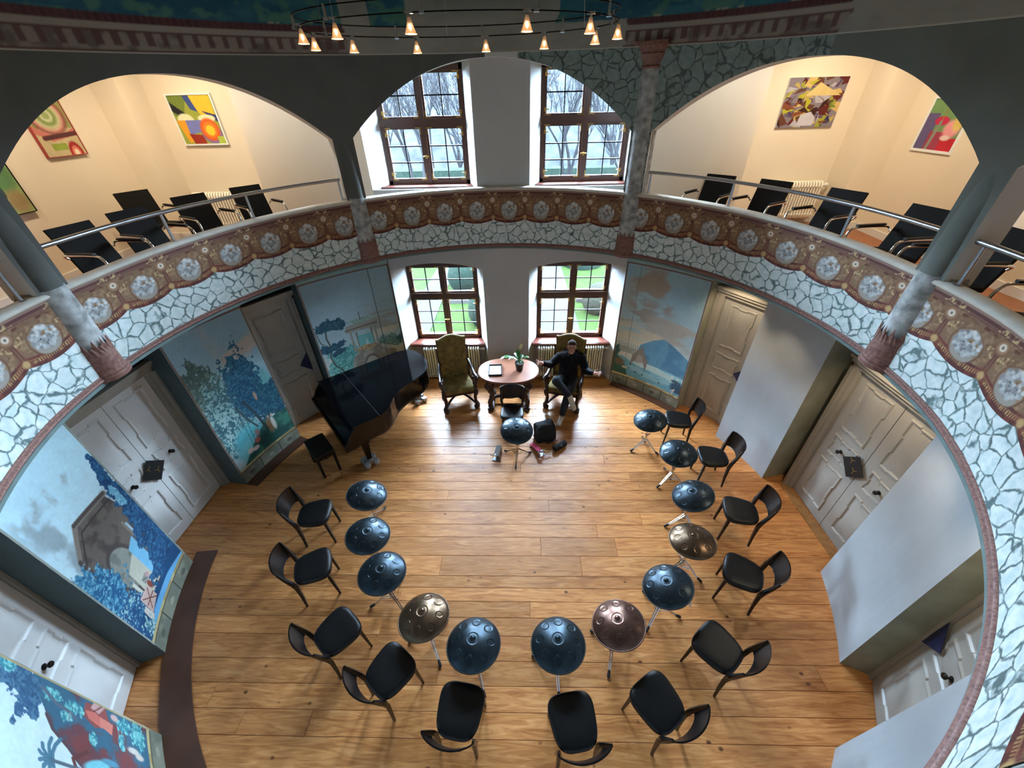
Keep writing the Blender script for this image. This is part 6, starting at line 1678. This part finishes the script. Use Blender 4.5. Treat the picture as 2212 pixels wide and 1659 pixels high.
shm, nt, bb = new_mat('amber_glass_shade'); bb.inputs['Base Color'].default_value = (1, .72, .5, 1); bb.inputs['Roughness'].default_value = .25; bb.inputs['Transmission Weight'].default_value = .55; bb.inputs['IOR'].default_value = 1.2; bb.inputs['Alpha'].default_value = .75
lsh = MB().lathe([(.010, .03), (.013, .02), (.016, .006), (.027, -.026), (.036, -.044), (.034, -.044), (.014, .004)], 18).mesh('lamp_shade', shm, 50, False)
lbl = MB(); lbl.ball((0, 0, -.012), (.008, .008, .013), 10, 8); lblm = lbl.mesh('bulb', bulbm, 60, True)
lho = MB(); lho.tube([(0, 0, .02), (0, 0, .052)], .008, 8); lho.box((0, 0, .05), (.05, .014, .012)); lhom = lho.mesh('lamp_holder', M['chrome'], 40, True)
for x, y_ in ((-1.47, 3.30), (-1.50, 3.66), (-1.17, 3.12), (-1.22, 3.83), (-.64, 3.05), (-.8, 3.98), (-.27, 4.03), (.07, 3.05), (.18, 3.94), (.49, 3.74), (.5, 3.2), (.64, 3.51)):
    dx, dy = x - LC[0], y_ - LC[1]; k = 1 / math.hypot(dx / LA, dy / LB); dx *= k; dy *= k
    s = link('lamp_shade', lsh, cl, (dx, dy, 0)); link('bulb', lblm, s); link('lamp_holder', lhom, s)
    lamp('halogen_light', (LC[0] + dx, LC[1] + dy, LZ - .075), 1.1, (1.0, .76, .5), .02)

# lamps on the gallery ceiling, two of them added fill, and under the gallery
for x, y_, pw, tx, ty in ((-4.75, 6.1, 150, -5.3, 7.3), (-3.7, 5.75, 90, -3.5, 6.8), (3.1, 5.75, 90, 2.9, 6.8), (-4.9, 4.9, 150, -6.2, 5.6), (-4.85, 3.2, 150, -6.0, 3.4), (-4.4, 1.2, 130, -5.95, .9),
                          (4.1, 6.1, 150, 4.7, 7.3), (4.3, 4.9, 150, 5.55, 5.6), (4.2, 3.2, 150, 5.3, 3.4), (3.8, 1.2, 130, 5.3, .9)):
    t = thing('ceiling_spotlight', 'small white round lamp on the gallery ceiling', 'lamp', (x, y_, 5.9), 0, 'gallery ceiling lamps')
    MB().lathe([(.0, 0), (.05, 0), (.05, -.05), (.042, -.05), (.04, -.02), (.0, -.015)], 18).obj('housing', M['white'], t, smooth=40)
    lamp('gallery_lamp', (x, y_, 5.82), pw, WARM if pw != 90 else (1, .95, .88), .06, math.radians(125), (tx, ty, 3.9), 1.0)  # neutral pair is added only to brighten the walls beside the windows
for x, y_, d, pw, tz in ((3.02, 5.28, 32, 7, 1.4), (3.55, 3.3, 1.5, 8, 1.4), (2.98, 1.55, -30, 5, 1.4), (3.2, 4.45, 17, 6, -2.5), (3.3, 2.5, -12, 6, -2.5)):
    t = thing('soffit_spotlight', 'small round lamp under the gallery in front of a grey door', 'lamp', (x, y_, 2.835), 0, 'soffit lamps on the door side')
    MB().lathe([(.0, 0), (.04, 0), (.04, -.04), (.034, -.04), (.032, -.015), (.0, -.01)], 16).obj('housing', M['white'], t, smooth=40)
    q = pol(d, 4.45); lamp('soffit_lamp', (x, y_, 2.78), pw * 6, (1, .82, .58), .03, math.radians(95), (q[0], q[1], tz) if tz > 0 else (x - .25, y_, 0), .7)
